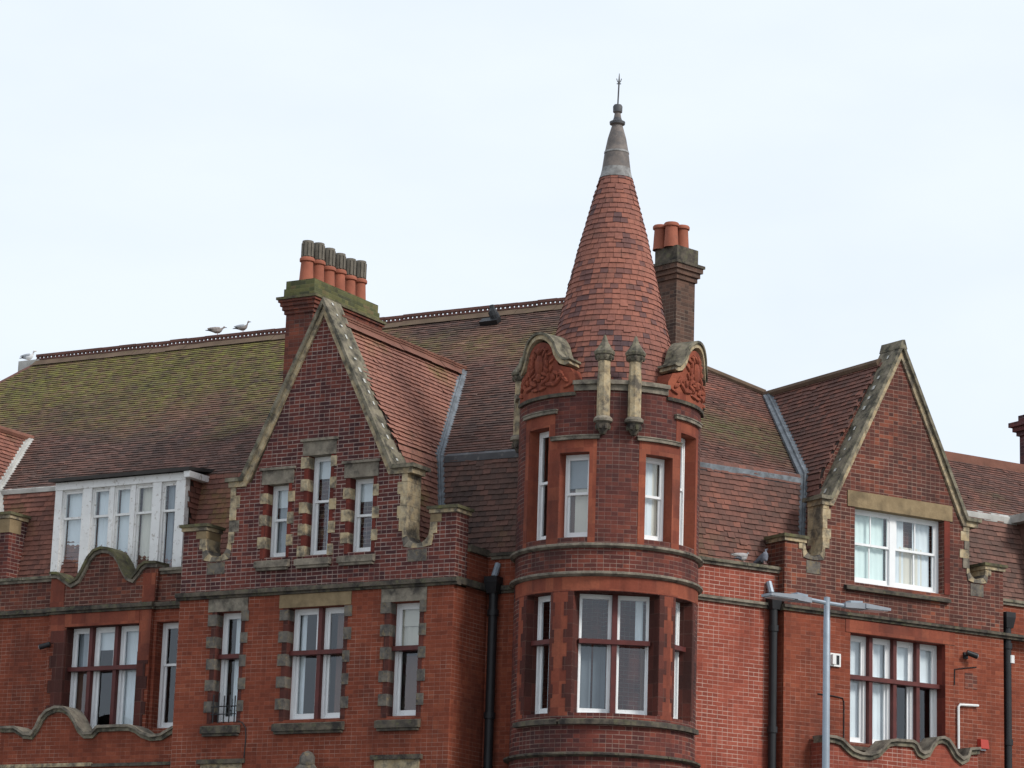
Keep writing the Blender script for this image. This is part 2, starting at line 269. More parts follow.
class MB:
    def __init__(s): s.v = []; s.f = []; s.uv = []; s.mi = []; s.ti = []; s.mo = []
    def face(s, pts, uv=None, mi=0, tint=0.5, moss=0.0):
        b = len(s.v); s.v += [tuple(p) for p in pts]; s.f.append(tuple(range(b, b+len(pts))))
        if uv is None:
            n = Vector((0, 0, 0)); k = len(pts)
            for i in range(k):
                p, q = Vector(pts[i]), Vector(pts[(i+1) % k]); n += p.cross(q)
            n = n.normalized() if n.length > 1e-12 else Vector((0, 0, 1))
            if abs(n.z) > 0.92: t = Vector((1, 0, 0)); bb = Vector((0, 1, 0))
            else: t = Vector((0, 0, 1)).cross(n).normalized(); bb = n.cross(t)
            o = Vector((COR[0], COR[1], 0))
            uv = [((Vector(p)-o).dot(t), (Vector(p)-o).dot(bb)) for p in pts]
        s.uv += list(uv); s.mi.append(mi); s.ti.append(tint); s.mo.append(moss)
    def hexa(s, p, mi=0):                    # p: 8 points, bottom 0-3, top 4-7 (ccw from above)
        for q in ((3, 2, 1, 0), (4, 5, 6, 7), (0, 1, 5, 4), (1, 2, 6, 5), (2, 3, 7, 6), (3, 0, 4, 7)): s.face([p[i] for i in q], mi=mi)
    def box(s, fr, s0, s1, d0, d1, z0, z1, mi=0):
        if s0 > s1: s0, s1 = s1, s0
        if d0 > d1: d0, d1 = d1, d0
        s.hexa([fr.P(s0, d1, z0), fr.P(s1, d1, z0), fr.P(s1, d0, z0), fr.P(s0, d0, z0),
                fr.P(s0, d1, z1), fr.P(s1, d1, z1), fr.P(s1, d0, z1), fr.P(s0, d0, z1)], mi)
    def sill(s, fr, s0, s1, d0, d1, z0, z1, drop, mi=0):   # sloping-top sill
        s.hexa([fr.P(s0, d1, z0), fr.P(s1, d1, z0), fr.P(s1, d0, z0), fr.P(s0, d0, z0),
                fr.P(s0, d1, z1-drop), fr.P(s1, d1, z1-drop), fr.P(s1, d0, z1), fr.P(s0, d0, z1)], mi)
    def wall(s, fr, d, outline, holes=(), thick=0.4, reveal=0.25, mi=0, mir=None, back=False):
        mir = mi if mir is None else mir
        loops = [outline] + [[(a, c), (b, c), (b, e), (a, e)] for a, b, c, e in holes]
        flat = [p for lp in loops for p in lp]
        tri = tessellate_polygon([[Vector((p[0], p[1], 0)) for p in lp] for lp in loops])
        for t in tri:
            q = [flat[i] for i in t]
            ar = (q[1][0]-q[0][0])*(q[2][1]-q[0][1]) - (q[1][1]-q[0][1])*(q[2][0]-q[0][0])
            if ar < 0: q = q[::-1]
            s.face([fr.P(a, d, z) for a, z in q], uv=q, mi=mi)
            if back: s.face([fr.P(a, d-thick, z) for a, z in q[::-1]], uv=q[::-1], mi=mi)
        def ring(lp, dep, m, flip):
            k = len(lp)
            for i in range(k):
                a, b = lp[i], lp[(i+1) % k]
                if flip: a, b = b, a
                vert = abs(a[0]-b[0]) < abs(a[1]-b[1])
                uv = [(a[0]+0.1, a[1]), (a[0]+0.1+dep, a[1]), (b[0]+0.1+dep, b[1]), (b[0]+0.1, b[1])] if vert else [(a[0], a[1]), (a[0], a[1]+dep), (b[0], b[1]+dep), (b[0], b[1])]
                s.face([fr.P(a[0], d, a[1]), fr.P(a[0], d-dep, a[1]), fr.P(b[0], d-dep, b[1]), fr.P(b[0], d, b[1])], uv=uv, mi=m)
        ring(outline, thick, mi, False)
        for lp in loops[1:]: ring(lp, reveal, mir, True)
    def ribbon(s, fr, pts, th, d0, d1, mi=0, ends=True, mit=None):      # a coping that follows a line in the wall plane
        mit = mi if mit is None else mit
        k = len(pts); low = []
        for i in range(k):
            a = Vector(pts[max(i-1, 0)]); b = Vector(pts[min(i+1, k-1)])
            e1 = (Vector(pts[i])-a); e2 = (b-Vector(pts[i]))
            if e1.length < 1e-6: e1 = e2
            if e2.length < 1e-6: e2 = e1
            n1 = Vector((-e1.y, e1.x)).normalized(); n2 = Vector((-e2.y, e2.x)).normalized()
            n = (n1+n2).normalized(); sc_ = min(1/max(n.dot(n1), 0.5), 1.8)
            low.append((pts[i][0]-n.x*th*sc_, pts[i][1]-n.y*th*sc_))
        for i in range(k-1):
            a, b, c, e = pts[i], pts[i+1], low[i+1], low[i]
            s.face([fr.P(e[0], d1, e[1]), fr.P(c[0], d1, c[1]), fr.P(b[0], d1, b[1]), fr.P(a[0], d1, a[1])], mi=mi)
            s.face([fr.P(b[0], d0, b[1]), fr.P(c[0], d0, c[1]), fr.P(e[0], d0, e[1]), fr.P(a[0], d0, a[1])], mi=mi)
            s.face([fr.P(a[0], d1, a[1]), fr.P(b[0], d1, b[1]), fr.P(b[0], d0, b[1]), fr.P(a[0], d0, a[1])], mi=mit)
            s.face([fr.P(e[0], d0, e[1]), fr.P(c[0], d0, c[1]), fr.P(c[0], d1, c[1]), fr.P(e[0], d1, e[1])], mi=mi)
        if ends:
            for i in (0, k-1):
                a, e = pts[i], low[i]
                q = [fr.P(a[0], d1, a[1]), fr.P(a[0], d0, a[1]), fr.P(e[0], d0, e[1]), fr.P(e[0], d1, e[1])]
                s.face(q if i == 0 else q[::-1], mi=mi)
    def tube(s, pts, r, n=8, mi=0, caps=True):
        pts = [Vector(p) for p in pts]; rr = r if isinstance(r, (list, tuple)) else [r]*len(pts)
        rings = []; up = None
        for i, p in enumerate(pts):
            t = (pts[min(i+1, len(pts)-1)]-pts[max(i-1, 0)]).normalized()
            if up is None or abs(up.dot(t)) > 0.95: up = Vector((0, 0, 1)) if abs(t.z) < 0.9 else Vector((1, 0, 0))
            a = t.cross(up).normalized(); b = a.cross(t); up = b
            rings.append([p + a*math.cos(2*math.pi*j/n)*rr[i] + b*math.sin(2*math.pi*j/n)*rr[i] for j in range(n)])
        for i in range(len(pts)-1):
            for j in range(n):
                k = (j+1) % n; s.face([rings[i][k], rings[i][j], rings[i+1][j], rings[i+1][k]], mi=mi)
        if caps:
            s.face(rings[0], mi=mi); s.face(rings[-1][::-1], mi=mi)
    def lathe(s, cx, cy, prof, n=24, mi=0, a0=0.0, a1=360.0):
        seg = n
        for i in range(len(prof)-1):
            (r0, z0), (r1, z1) = prof[i][:2], prof[i+1][:2]; m = prof[i][2] if len(prof[i]) > 2 else mi
            for j in range(seg):
                p0, p1 = a0+(a1-a0)*j/seg, a0+(a1-a0)*(j+1)/seg
                f = lambda p, r, z: Vector((cx+r*math.sin(R(p)), cy-r*math.cos(R(p)), z))
                q = [f(p0, r0, z0), f(p1, r0, z0), f(p1, r1, z1), f(p0, r1, z1)]
                rm = max(r0, r1, 0.01); uv = [(R(p0)*rm, z0), (R(p1)*rm, z0), (R(p1)*rm, z1), (R(p0)*rm, z1)]
                if r1 < 1e-5: q, uv = q[:3], uv[:3]
                elif r0 < 1e-5: q, uv = [q[0], q[2], q[3]], [uv[0], uv[2], uv[3]]
                s.face(q, uv=uv, mi=m)
    def cylpatch(s, p0, p1, z0, z1, r, rin=None, mi=0, step=3.0, top=True):   # a curved slab on the turret
        k = max(1, int(math.ceil((p1-p0)/step)))
        rin = r-0.05 if rin is None else rin
        for i in range(k):
            a, b = p0+(p1-p0)*i/k, p0+(p1-p0)*(i+1)/k
            s.face([CY(a, r, z0), CY(b, r, z0), CY(b, r, z1), CY(a, r, z1)], uv=[(R(a)*r, z0), (R(b)*r, z0), (R(b)*r, z1), (R(a)*r, z1)], mi=mi)
            if top:
                s.face([CY(a, r, z1), CY(b, r, z1), CY(b, rin, z1), CY(a, rin, z1)], mi=mi)
                s.face([CY(a, rin, z0), CY(b, rin, z0), CY(b, r, z0), CY(a, r, z0)], mi=mi)
        s.face([CY(p0, rin, z0), CY(p0, r, z0), CY(p0, r, z1), CY(p0, rin, z1)], mi=mi)
        s.face([CY(p1, r, z0), CY(p1, rin, z0), CY(p1, rin, z1), CY(p1, r, z1)], mi=mi)
    def ell(s, c, rx, ry, rz, n=8, m=5, mi=0, rot=None):
        P = lambda i, j: Vector((rx*math.sin(math.pi*i/m)*math.cos(2*math.pi*j/n), ry*math.sin(math.pi*i/m)*math.sin(2*math.pi*j/n), rz*math.cos(math.pi*i/m)))
        for i in range(m):
            for j in range(n):
                q = [P(i, j), P(i+1, j), P(i+1, j+1), P(i, j+1)]
                if i == 0: q = [q[0], q[1], q[2]]
                elif i == m-1: q = [q[0], q[1], q[3]]
                if rot is not None: q = [rot @ x for x in q]
                s.face([Vector(c)+x for x in q], mi=mi)
    def obj(s, name, mats, parent=None, smooth=False, label=None):
        me = bpy.data.meshes.new(name); me.from_pydata(s.v, [], s.f)
        if not isinstance(mats, (list, tuple)): mats = [mats]
        for m in mats: me.materials.append(M[m])
        ul = me.uv_layers.new(name='UVMap'); ul.data.foreach_set('uv', [x for p in s.uv for x in p])
        me.polygons.foreach_set('material_index', s.mi)
        for nm, dat in (('tint', s.ti), ('moss', s.mo)):
            a = me.attributes.new(nm, 'FLOAT', 'FACE'); a.data.foreach_set('value', dat)
        if smooth:
            import bmesh
            bm = bmesh.new(); bm.from_mesh(me); bmesh.ops.remove_doubles(bm, verts=bm.verts, dist=0.0004)
            for f in bm.faces: f.smooth = True
            for e in bm.edges:
                if len(e.link_faces) == 2 and e.calc_face_angle(0) > R(38): e.smooth = False
            bm.to_mesh(me); bm.free()
        me.update()
        o = bpy.data.objects.new(name, me); col.objects.link(o)
        if parent is not None: o.parent = parent
        if label: o['label'] = label
        return o

def tag(o, label=None, cat=None, group=None, kind=None):
    if label: o['label'] = label
    if cat: o['category'] = cat
    if group: o['group'] = group
    if kind: o['kind'] = kind
    return o
def empty(name, loc=(0, 0, 0)):
    o = bpy.data.objects.new(name, None); col.objects.link(o); o.location = loc; o.empty_display_size = 0.3; return o

def inpoly(x, y, poly):
    r = False; k = len(poly)
    for i in range(k):
        (x0, y0), (x1, y1) = poly[i], poly[(i+1) % k]
        if (y0 > y) != (y1 > y) and x < (x1-x0)*(y-y0)/(y1-y0)+x0: r = not r
    return r

def tiled(name, pts, mat, parent, gauge=0.1, width=0.165, moss=None, jit=1.0, lift=0.027, label=None):
    """a roof slope: every clay tile modelled, laid in horizontal courses inside the given outline"""
    pts = [Vector(p) for p in pts]; n = Vector((0, 0, 0))
    for i in range(len(pts)): n += pts[i].cross(pts[(i+1) % len(pts)])
    n.normalize()
    if n.z < 0: n = -n
    if abs(n.z) < 0.02 and n.y > 0: n = -n
    a = Vector((0, 0, 1)).cross(n).normalized(); b = n.cross(a)
    o = pts[0]; loc = [((p-o).dot(a), (p-o).dot(b)) for p in pts]
    xs = [p[0] for p in loc]; ys = [p[1] for p in loc]
    mb = MB()
    lp = [o + a*x + b*y for x, y in loc]
    mb.face(lp if (lp[1]-lp[0]).cross(lp[2]-lp[1]).dot(n) > 0 else lp[::-1], mi=1)
    y = min(ys); r = 0
    while y < max(ys):
        x = min(xs) - (0.5*width if r % 2 else 0) + random.uniform(-0.015, 0.015)
        sag = 0
        while x < max(xs):
            if inpoly(x+width/2, y+gauge*0.5, loc):
                h = lift + random.uniform(-0.004, 0.007)*jit; h2 = h + random.uniform(-0.004, 0.004)*jit
                dy = random.uniform(-0.006, 0.006)*jit
                if random.random() < 0.010*jit: dy -= random.uniform(0.01, 0.04); h += 0.012
                wv = noise.noise(Vector((x*0.5, y*0.7, 3)))*0.008
                p0 = o + a*(x+0.002) + b*(y+dy) ; p1 = o + a*(x+width-0.002) + b*(y+dy)
                p2 = o + a*(x+width-0.002) + b*(y+gauge*1.1) ; p3 = o + a*(x+0.002) + b*(y+gauge*1.1)
                tt = random.random(); wp = o + a*x + b*y
                mo = moss(wp) if moss else 0.0
                mb.face([p0+n*(h+wv), p1+n*(h2+wv), p2+n*(0.007+wv), p3+n*(0.007+wv)], tint=tt, moss=mo)
                mb.face([p0-n*0.002, p1-n*0.002, p1+n*(h2+wv), p0+n*(h+wv)], tint=tt*0.25, moss=mo*0.3)
                mb.face([p1-n*0.002, p2-n*0.002, p2+n*(0.007+wv), p1+n*(h2+wv)], tint=tt, moss=mo)
            x += width
        y += gauge; r += 1
    return mb.obj(name, [mat, 'underlay'], parent, label=label)

# ------------------------------------------------------------------ windows
def drape(fr, s0, s1, d, z0, z1, mat, parent, name='curtain', pleat=0.13, amp=0.009, gather=0.0):
    mb = MB(); k = max(6, int((s1-s0)/pleat)*4); ph = random.random()*6
    P = []
    for i in range(k+1):
        f = i/k; w_ = amp*math.sin(ph + f*(s1-s0)/pleat*6.283) + amp*0.5*math.sin(ph*2+f*17)
        P.append((s0+(s1-s0)*f, d + w_))
    for i in range(k):
        (a, da), (b, db) = P[i], P[i+1]
        g0 = lambda q: q + gather*((s0)-q)
        mb.face([fr.P(g0(a), da, z0), fr.P(g0(b), db, z0), fr.P(b, db, z1), fr.P(a, da, z1)])
    return mb.obj(name, mat, parent, smooth=True)

def window(parent, fr, dw, s0, s1, z0, z1, lights=None, style='sash', rail=None, mat='white', fw=0.05, st=0.055, cur=(), mullw=0.14, stone_mull=False, mproj=0.1, bars=0, blank=0.0):
    """frame (the part) with pane, curtain and mullion sub-parts; dw is the plane of the frame's face"""
    if lights is None: lights = [(s0, s1)]
    if rail is None: rail = (z0+z1)/2
    f = MB(); pn = MB()
    if stone_mull:
        m = MB(); edges = []
        for i in range(len(lights)-1): edges.append((lights[i][1], lights[i+1][0]))
        for a, b in edges: m.box(fr, a, b, dw-0.06, dw+mproj, z0-0.01, z1)
    for a, b in lights:
        f.box(fr, a, a+fw, dw-0.1, dw, z0, z1); f.box(fr, b-fw, b, dw-0.1, dw, z0, z1)
        f.box(fr, a+fw, b-fw, dw-0.1, dw, z1-fw, z1); f.box(fr, a+fw, b-fw, dw-0.1, dw, z0, z0+fw*0.8)
        ia, ib = a+fw, b-fw
        # upper sash (forward) and lower sash (set back)
        up = (rail, z1-fw, dw-0.015); lo = (z0+fw*0.8, rail+0.045, dw-0.05)
        for j, (q0, q1, dd) in enumerate((lo, up)):
            br = 0.085 if j == 0 else 0.045
            f.box(fr, ia, ia+st*0.8, dd-0.035, dd, q0, q1); f.box(fr, ib-st*0.8, ib, dd-0.035, dd, q0, q1)
            f.box(fr, ia+st*0.8, ib-st*0.8, dd-0.035, dd, q0, q0+br); f.box(fr, ia+st*0.8, ib-st*0.8, dd-0.035, dd, q1-0.045, q1)
            for kx in range(bars):
                xx = ia + (ib-ia)*(kx+1)/(bars+1); f.box(fr, xx-0.013, xx+0.013, dd-0.03, dd-0.005, q0+br, q1-0.045)
            e = random.uniform(-0.006, 0.006); g = random.uniform(-0.004, 0.004)
            pn.face([fr.P(ia+st*0.7, dd-0.02+e, q0+br*0.9), fr.P(ib-st*0.7, dd-0.02-e, q0+br*0.9), fr.P(ib-st*0.7, dd-0.02-e+g, q1-0.04), fr.P(ia+st*0.7, dd-0.02+e+g, q1-0.04)])
    if style == 'transom':
        m = m if stone_mull else MB()
        m.box(fr, s0-0.0, s1+0.0, dw-0.06, dw+mproj+0.03, rail-0.045, rail+0.035)
    o = f.obj('window', mat, parent)
    pn.obj('pane', 'glass', o)
    if stone_mull or style == 'transom': m.obj('mullion', 'redpaint', o)
    for c in cur:
        li, f0, f1, y0, y1, mt = c[:6]; kind = c[6] if len(c) > 6 else 'curtain'
        a, b = lights[li]; a += 0.06; b -= 0.06
        zz0, zz1 = z0+0.05+(z1-z0-0.1)*y0, z0+0.05+(z1-z0-0.1)*y1
        if kind == 'blind':
            q = MB(); q.box(fr, a, b, dw-0.11, dw-0.10, zz0, zz1); q.obj('blind', mt, o)
        else:
            drape(fr, a+(b-a)*f0, a+(b-a)*f1, dw-0.13, zz0, zz1, mt, o)
    return o

def quoins(o, fr, d, s0, s1, z0, z1, mats, wl, wr, step=0.19, phase=0, e=0.25, dep=0.02):
    """alternating blocks up each jamb of an opening, one sub-part a side"""
    for side in (0, 1):
        mb = MB(); z = z0; i = phase
        while z < z1-0.02:
            t = min(z+step*random.uniform(0.94, 1.06), z1); big = i % 2; j = random.uniform(-0.015, 0.015)
            a = wl*(1.0 if big else 0.55)+j; b = wr*(1.0 if big else 0.55)+j; pr = dep if big else dep*0.4
            mi = 0 if big else 1
            if side == 0: mb.box(fr, s0-a, s0+0.004, d-e, d+pr, z, t, mi)
            else: mb.box(fr, s1-0.004, s1+b, d-e, d+pr, z, t, mi)
            z = t; i += 1
        mb.obj('surround', mats, o)

# ================================================================== the ground
mb = MB(); mb.face([Vector((-3000, -1500, -0.02)), Vector((3000, -1500, -0.02)), Vector((3000, 4000, -0.02)), Vector((-3000, 4000, -0.02))])
tag(mb.obj('ground', 'earth'), kind='structure')
def sheet(name, pts, z, mat):
    m = MB(); m.face([Vector((x, y, z)) for x, y in pts]); return tag(m.obj(name, mat), kind='structure')
def strip(fr, s0, s1, d0, d1): return [fr.P(a, d, 0).to_2d() for a, d in ((s0, d1), (s1, d1), (s1, d0), (s0, d0))]
rd = MB()
for fr, a, b in ((L, -60, 2.5), (RT, -2.5, 60)):
    rd.face([fr.P(a, 12, 0.0), fr.P(b+ (3.5 if fr is L else 0), 12, 0.0), fr.P(b, 3.6, 0.0), fr.P(a, 3.6, 0.0)] if fr is L else
            [fr.P(a-3.5, 12, 0.001), fr.P(b, 12, 0.001), fr.P(b, 3.6, 0.001), fr.P(a, 3.6, 0.001)])
tag(rd.obj('road', 'asphalt'), kind='structure')
pv = MB(); kb = MB()
pv.box(L, -60, 2.0, -1, 3.4, -0.015, 0.12); pv.box(RT, -1.95, 60, -1, 3.4, -0.015, 0.124)
kb.box(L, -60, 2.1, 3.4, 3.55, -0.015, 0.13); kb.box(RT, -2.05, 60, 3.4, 3.55, -0.015, 0.134)
tag(pv.obj('pavement', 'paving'), kind='structure'); tag(kb.obj('kerb', 'kerb'), kind='structure')
pv = MB(); pv.box(L, -60, 60, 12.5, 60, -0.015, 0.12); tag(pv.obj('pavement', 'paving'), kind='structure')

# ================================================================== the corner building
B = empty('corner_building', (TX, TY, 0))
tag(B, 'red brick corner building with a round turret, steep gables and tiled roofs', 'building')
BI = Matrix.Translation((-TX, -TY, 0))
PARTS = []
_obj = MB.obj
def _obj2(s, name, mats, parent=None, smooth=False, label=None):
    o = _obj(s, name, mats, parent, smooth, label)
    if parent is not None and parent.name.startswith('corner_building'): o.matrix_parent_inverse = BI
    return o
MB.obj = _obj2

GL, GR = 1.16, 0.20
# ---- roof planes ----------------------------------------------------
def plane3(a, b, c):
    n = (b-a).cross(c-a).normalized(); return a, n
PLa, PLn = plane3(L.P(-14, -.25, 12.15), L.P(-2, -.7, 12.15), L.P(-5.26, -3.6, 14.55))
PRa, PRn = plane3(RT.P(2, -.7, 12.15), RT.P(5, -.7, 12.15), RT.P(6.25, -3.8, 14.5))
def onpl(fr, pa, pn, s, z):
    p0 = fr.P(s, 0, z); return p0 + fr.n*((pa-p0).dot(pn)/fr.n.dot(pn))
PLp = lambda s, z: onpl(L, PLa, PLn, s, z)
PRp = lambda s, z: onpl(RT, PRa, PRn, s, z)
def sL(p): return (p-L.o).dot(L.t)
def sR(p): return (p-RT.o).dot(RT.t)

def moss_left(p):
    s = sL(p); z = p.z
    v = noise.noise(Vector((s*0.45, z*0.6, 1.0)))*0.5 + noise.noise(Vector((s*1.7, z*1.9, 5.0)))*0.35
    m1 = (z-13.4)/1.7 + v*0.9 + 0.8*math.exp(-((s+9.4)/0.8)**2) * max(0, 1-abs(z-13.4)/1.8)
    m2 = (0.75 - abs(z-15.4)/0.9 + v)*0.85
    f = max(0.0, min(1.0, (s+10.2)/2.6)); m = m1*(1-f)+m2*f
    return max(0.0, min(1.0, m))
def moss_right(p):
    s = sR(p); z = p.z
    v = noise.noise(Vector((s*0.7, z*0.9, 11.0)))
    return max(0.0, min(1.0, 1.0 - abs(z-13.3 - 0.15*(3-s))/0.8 + v*0.6))
no_moss = lambda p: max(0.0, min(0.7, noise.noise(p*0.8)*1.0 + noise.noise(p*2.3)*0.4 - 0.22))
# main roof, street slope, on the left street
RIDGE_L, RIDGE_R = PLp(-17.62, 16.25), PLp(-3.55, 16.37)
roofL = tiled('roof', [PLp(-20.2, 12.15), PLp(-0.41, 12.15), RIDGE_R, RIDGE_L], 'tile_brown', B, 0.108, 0.165, moss_left)
hipp = [PRp(0.41, 12.15), PRp(6.9, 12.15), PRp(6.9, 13.5), PRp(6.25, 14.5), PRp(5.21, 14.951), PRp(4.557, 15.48), RIDGE_R]
roofR = tiled('roof', hipp, 'tile_right', B, 0.108, 0.165, moss_right)
# the slopes behind, out of sight from the street
mb = MB()
mb.face([RIDGE_L, RIDGE_R, L.P(-0.5, -11.5, 12.0), L.P(-20.2, -11.5, 12.0)])
mb.face([RIDGE_L, L.P(-20.2, -11.5, 12.0), PLp(-20.2, 12.15)])
mb.face([RIDGE_R, PRp(5.21, 14.951), PRp(6.25, 14.5), RT.P(8.0, -9.0, 12.0), L.P(-0.5, -11.5, 12.0)])
mb.face([PRp(6.25, 14.5), PRp(6.9, 13.5), RT.P(8.0, -9.0, 12.0)])
mb.obj('roof', 'tile_brown', B)
mb = MB()
mb.wall(L, -11.5, [(-20.2, 0), (2, 0), (2, 12), (-20.2, 12)]); mb.wall(RT, -9.0, [(-2, 0), (16, 0), (16, 12), (-2, 12)])
for fr, s in ((L, -20.2), (RT, 16.0)):
    q = [fr.P(s, 0.5 if fr is L else 0, 0), fr.P(s, -11.5, 0), fr.P(s, -11.5, 12), fr.P(s, 0.5 if fr is L else 0, 12)]; mb.face(q)
mb.obj('rear_wall', 'brick_gable', B)
mb = MB()
mb.wall(L, -2.4, [(-20, 0.2), (-0.6, 0.2), (-0.6, 12), (-20, 12)], thick=0.1); mb.wall(RT, -2.4, [(0.6, 0.2), (15.9, 0.2), (15.9, 12), (0.6, 12)], thick=0.1)
t6 = TF(4); mb.wall(t6, -0.55, [(-1.4, 0.2), (1.4, 0.2), (1.4, 12.6), (-1.4, 12.6)], thick=0.1)
for z in (6.6, 9.6, 12.0):
    for fr, a, b, dd in ((L, -20, -0.3, -0.2), (RT, 0.3, 15.9, -0.2)):
        mb.box(fr, a, b, -2.4, dd if z < 11 else -0.9, z, z+0.15)
mb.obj('interior_wall', 'room', B)

# pierced ridge tiles: cap rail, posts and base roll
def cresting(name, a, b, parent, mat='ridge_red', h=0.15, step=0.105, base=0.13):
    mb = MB(); d = (b-a); ln = d.length; t = d.normalized(); up = Vector((0, 0, 1)); sd_ = t.cross(up).normalized()
    def bar(p, q, w, z0, z1):
        mb.hexa([p-sd_*w+up*z0, q-sd_*w+up*z0, q+sd_*w+up*z0, p+sd_*w+up*z0, p-sd_*w+up*z1, q-sd_*w+up*z1, q+sd_*w+up*z1, p+sd_*w+up*z1])
    k = max(1, int(ln/0.45))
    for i in range(k):
        p, q = a+d*(i/k), a+d*((i+1)/k)
        z = random.uniform(-0.008, 0.008)
        for sg in (-1, 1):
            mb.face([p+up*(0.03+z), q+up*(0.03+z), q+sd_*sg*base*1.5-up*(0.14-z), p+sd_*sg*base*1.5-up*(0.14-z)], mi=1)
        bar(p+t*0.004, q-t*0.004, 0.028, 0.02+z, 0.05+z)
        bar(p+t*0.004, q-t*0.004, 0.034, h*0.62+z, h+z)
    x = 0.02
    while x < ln:
        bar(a+t*x, a+t*(x+step*random.uniform(.42, .56)), 0.024, 0.03, h*0.66); x += step
    return mb.obj(name, [mat, 'ridge_foot' if mat == 'ridge_red' else mat], parent)
o = cresting('ridge_tiles', RIDGE_L + Vector((0, 0, .045)), RIDGE_R + Vector((0, 0, .045)), roofL)
mb = MB(); mb.box(L, -18.12, -17.52, -5.65, -5.25, 16.02, 16.34); mb.obj('ridge_end_flashing', 'lead_pale', roofL)
def roll(name, pts, r, mat, parent):
    mb = MB(); mb.tube(pts, r, 8); return mb.obj(name, mat, parent, smooth=True)
roll('hip_tiles', [PLp(-20.2, 12.2), RIDGE_L - Vector((0, 0, 0.1))], 0.11, 'ridge_red', roofL)
roll('hip_tiles', [RIDGE_R, PRp(4.557, 15.48), PRp(5.21, 14.951), PRp(6.25, 14.5)], 0.07, 'ridge_foot', roofR)
# a dark vent cowl close under the ridge
mb = MB(); vp = PLp(-5.75, 16.02)
nrm = PLn if PLn.z > 0 else -PLn; up_ = nrm.cross(L.t) * -1
if up_.z < 0: up_ = -up_
def slab(c, hs, hu, n0, n1):
    q = []
    for nn in (n0, n1):
        for a, b in ((-1, -1), (1, -1), (1, 1), (-1, 1)): q.append(c + L.t*hs*a + up_*hu*b + nrm*nn)
    mb.hexa(q)
slab(vp, 0.21, 0.09, 0.02, 0.12); mb.tube([vp + L.t*0.12 + Vector((0, 0, 0.02)), vp + L.t*0.08 + Vector((0, 0, 0.16)), vp + L.t*0.03 + Vector((0, 0, 0.26)), vp + L.t*0.02 + Vector((0, 0, 0.33)), vp + L.t*0.0 + Vector((0, 0, 0.40))], [0.05, 0.095, 0.10, 0.06, 0.055], 9)
mb.tube([vp + L.t*0.1 + Vector((0, 0, 0.22)), vp + L.t*0.17 + Vector((0, 0, 0.10)), vp + L.t*0.19 + Vector((0, 0, 0.02))], [0.06, 0.06, 0.03], 7)
mb.obj('vent_cowl', 'black', roofL)

# mansards: the steep tile-hung strips between parapet and roof
def dbr(s): return -.25 - (s+14)*0.45/12
def mansard(fr, pts, mat, moss=None, lead='lead', lw=0.15, lz=12.08, s0=None, s1=None, dtop=None):
    o = tiled('mansard_slope', pts, mat, B, 0.104, 0.165, moss)
    if s0 is not None:
        mb = MB(); k = 8
        for i in range(k):
            a, b = s0+(s1-s0)*i/k, s0+(s1-s0)*(i+1)/k; da, db = dtop(a)+0.05, dtop(b)+0.05
            mb.hexa([fr.P(a, da, lz), fr.P(b, db, lz), fr.P(b, db-0.25, lz), fr.P(a, da-0.25, lz), fr.P(a, da, lz+lw), fr.P(b, db, lz+lw), fr.P(b, db-0.25, lz+lw+0.14), fr.P(a, da-0.25, lz+lw+0.14)])
        mb.obj('lead_flashing', lead, o)
    return o
mansard(L, [L.P(-15.5, dbr(-15.5)+.4, 10.12), L.P(-8.0, dbr(-8)+.4, 10.12), L.P(-8.0, dbr(-8), 12.15), L.P(-15.5, dbr(-15.5), 12.15)], 'tile_red', no_moss, 'lead_pale', 0.09, 12.06, -15.5, -12.2, dbr)
mansard(L, [L.P(-4.2, dbr(-4.2)+.4, 10.12), L.P(-0.2, dbr(-.2)+.4, 10.12), L.P(-0.41, dbr(-.41), 12.15), L.P(-4.2, dbr(-4.2), 12.15)], 'tile_brown', no_moss, 'lead_dark', 0.12, 12.04, -3.75, -0.4, dbr)
mansard(RT, [RT.P(0.3, -.3, 10.12), RT.P(5.2, -.3, 10.12), RT.P(5.2, -.7, 12.15), RT.P(0.41, -.7, 12.15)], 'tile_right', no_moss, 'lead', 0.19, 11.90, 0.45, 4.86, lambda s: -.7)
# far right: lower roof beyond the second gable
FB, FRg = 11.97, 13.53
fr_o = tiled('roof', [RT.P(7.0, -.7, FB), RT.P(16, -.7, FB), RT.P(16, -2.76, FRg), RT.P(7.0, -2.76, FRg)], 'tile_right', B, 0.108, 0.165, no_moss)
mb = MB(); mb.face([RT.P(7, -2.76, FRg), RT.P(16, -2.76, FRg), RT.P(16, -9, 12.0), RT.P(7, -9, 12.0)]); mb.obj('rear_slope', 'tile_brown', fr_o)
mb = MB(); mb.box(RT, 7.0, 16, -2.90, -2.64, FRg-0.08, FRg+0.10); mb.obj('ridge_tiles', 'ridge_orange', fr_o)
mansard(RT, [RT.P(8.2, -.3, 10.12), RT.P(16, -.3, 10.12), RT.P(16, -.7, FB), RT.P(8.2, -.7, FB)], 'tile_brown', no_moss, 'lead_pale', 0.13, 11.84, 8.3, 16, lambda s: -.7)
mb = MB(); mb.box(RT, 9.95, 12.6, -1.2, 0.12, 11.86, 12.02); d_o = mb.obj('dormer', 'lead_pale', B)
mb = MB(); mb.box(RT, 10.15, 12.4, -0.9, -0.02, 10.15, 11.86); mb.obj('cheek', 'tile_brown', d_o)
mb = MB(); mb.box(RT, 9.93, 12.62, 0.12, 0.15, 11.82, 11.97); mb.obj('fascia', 'lead', d_o)

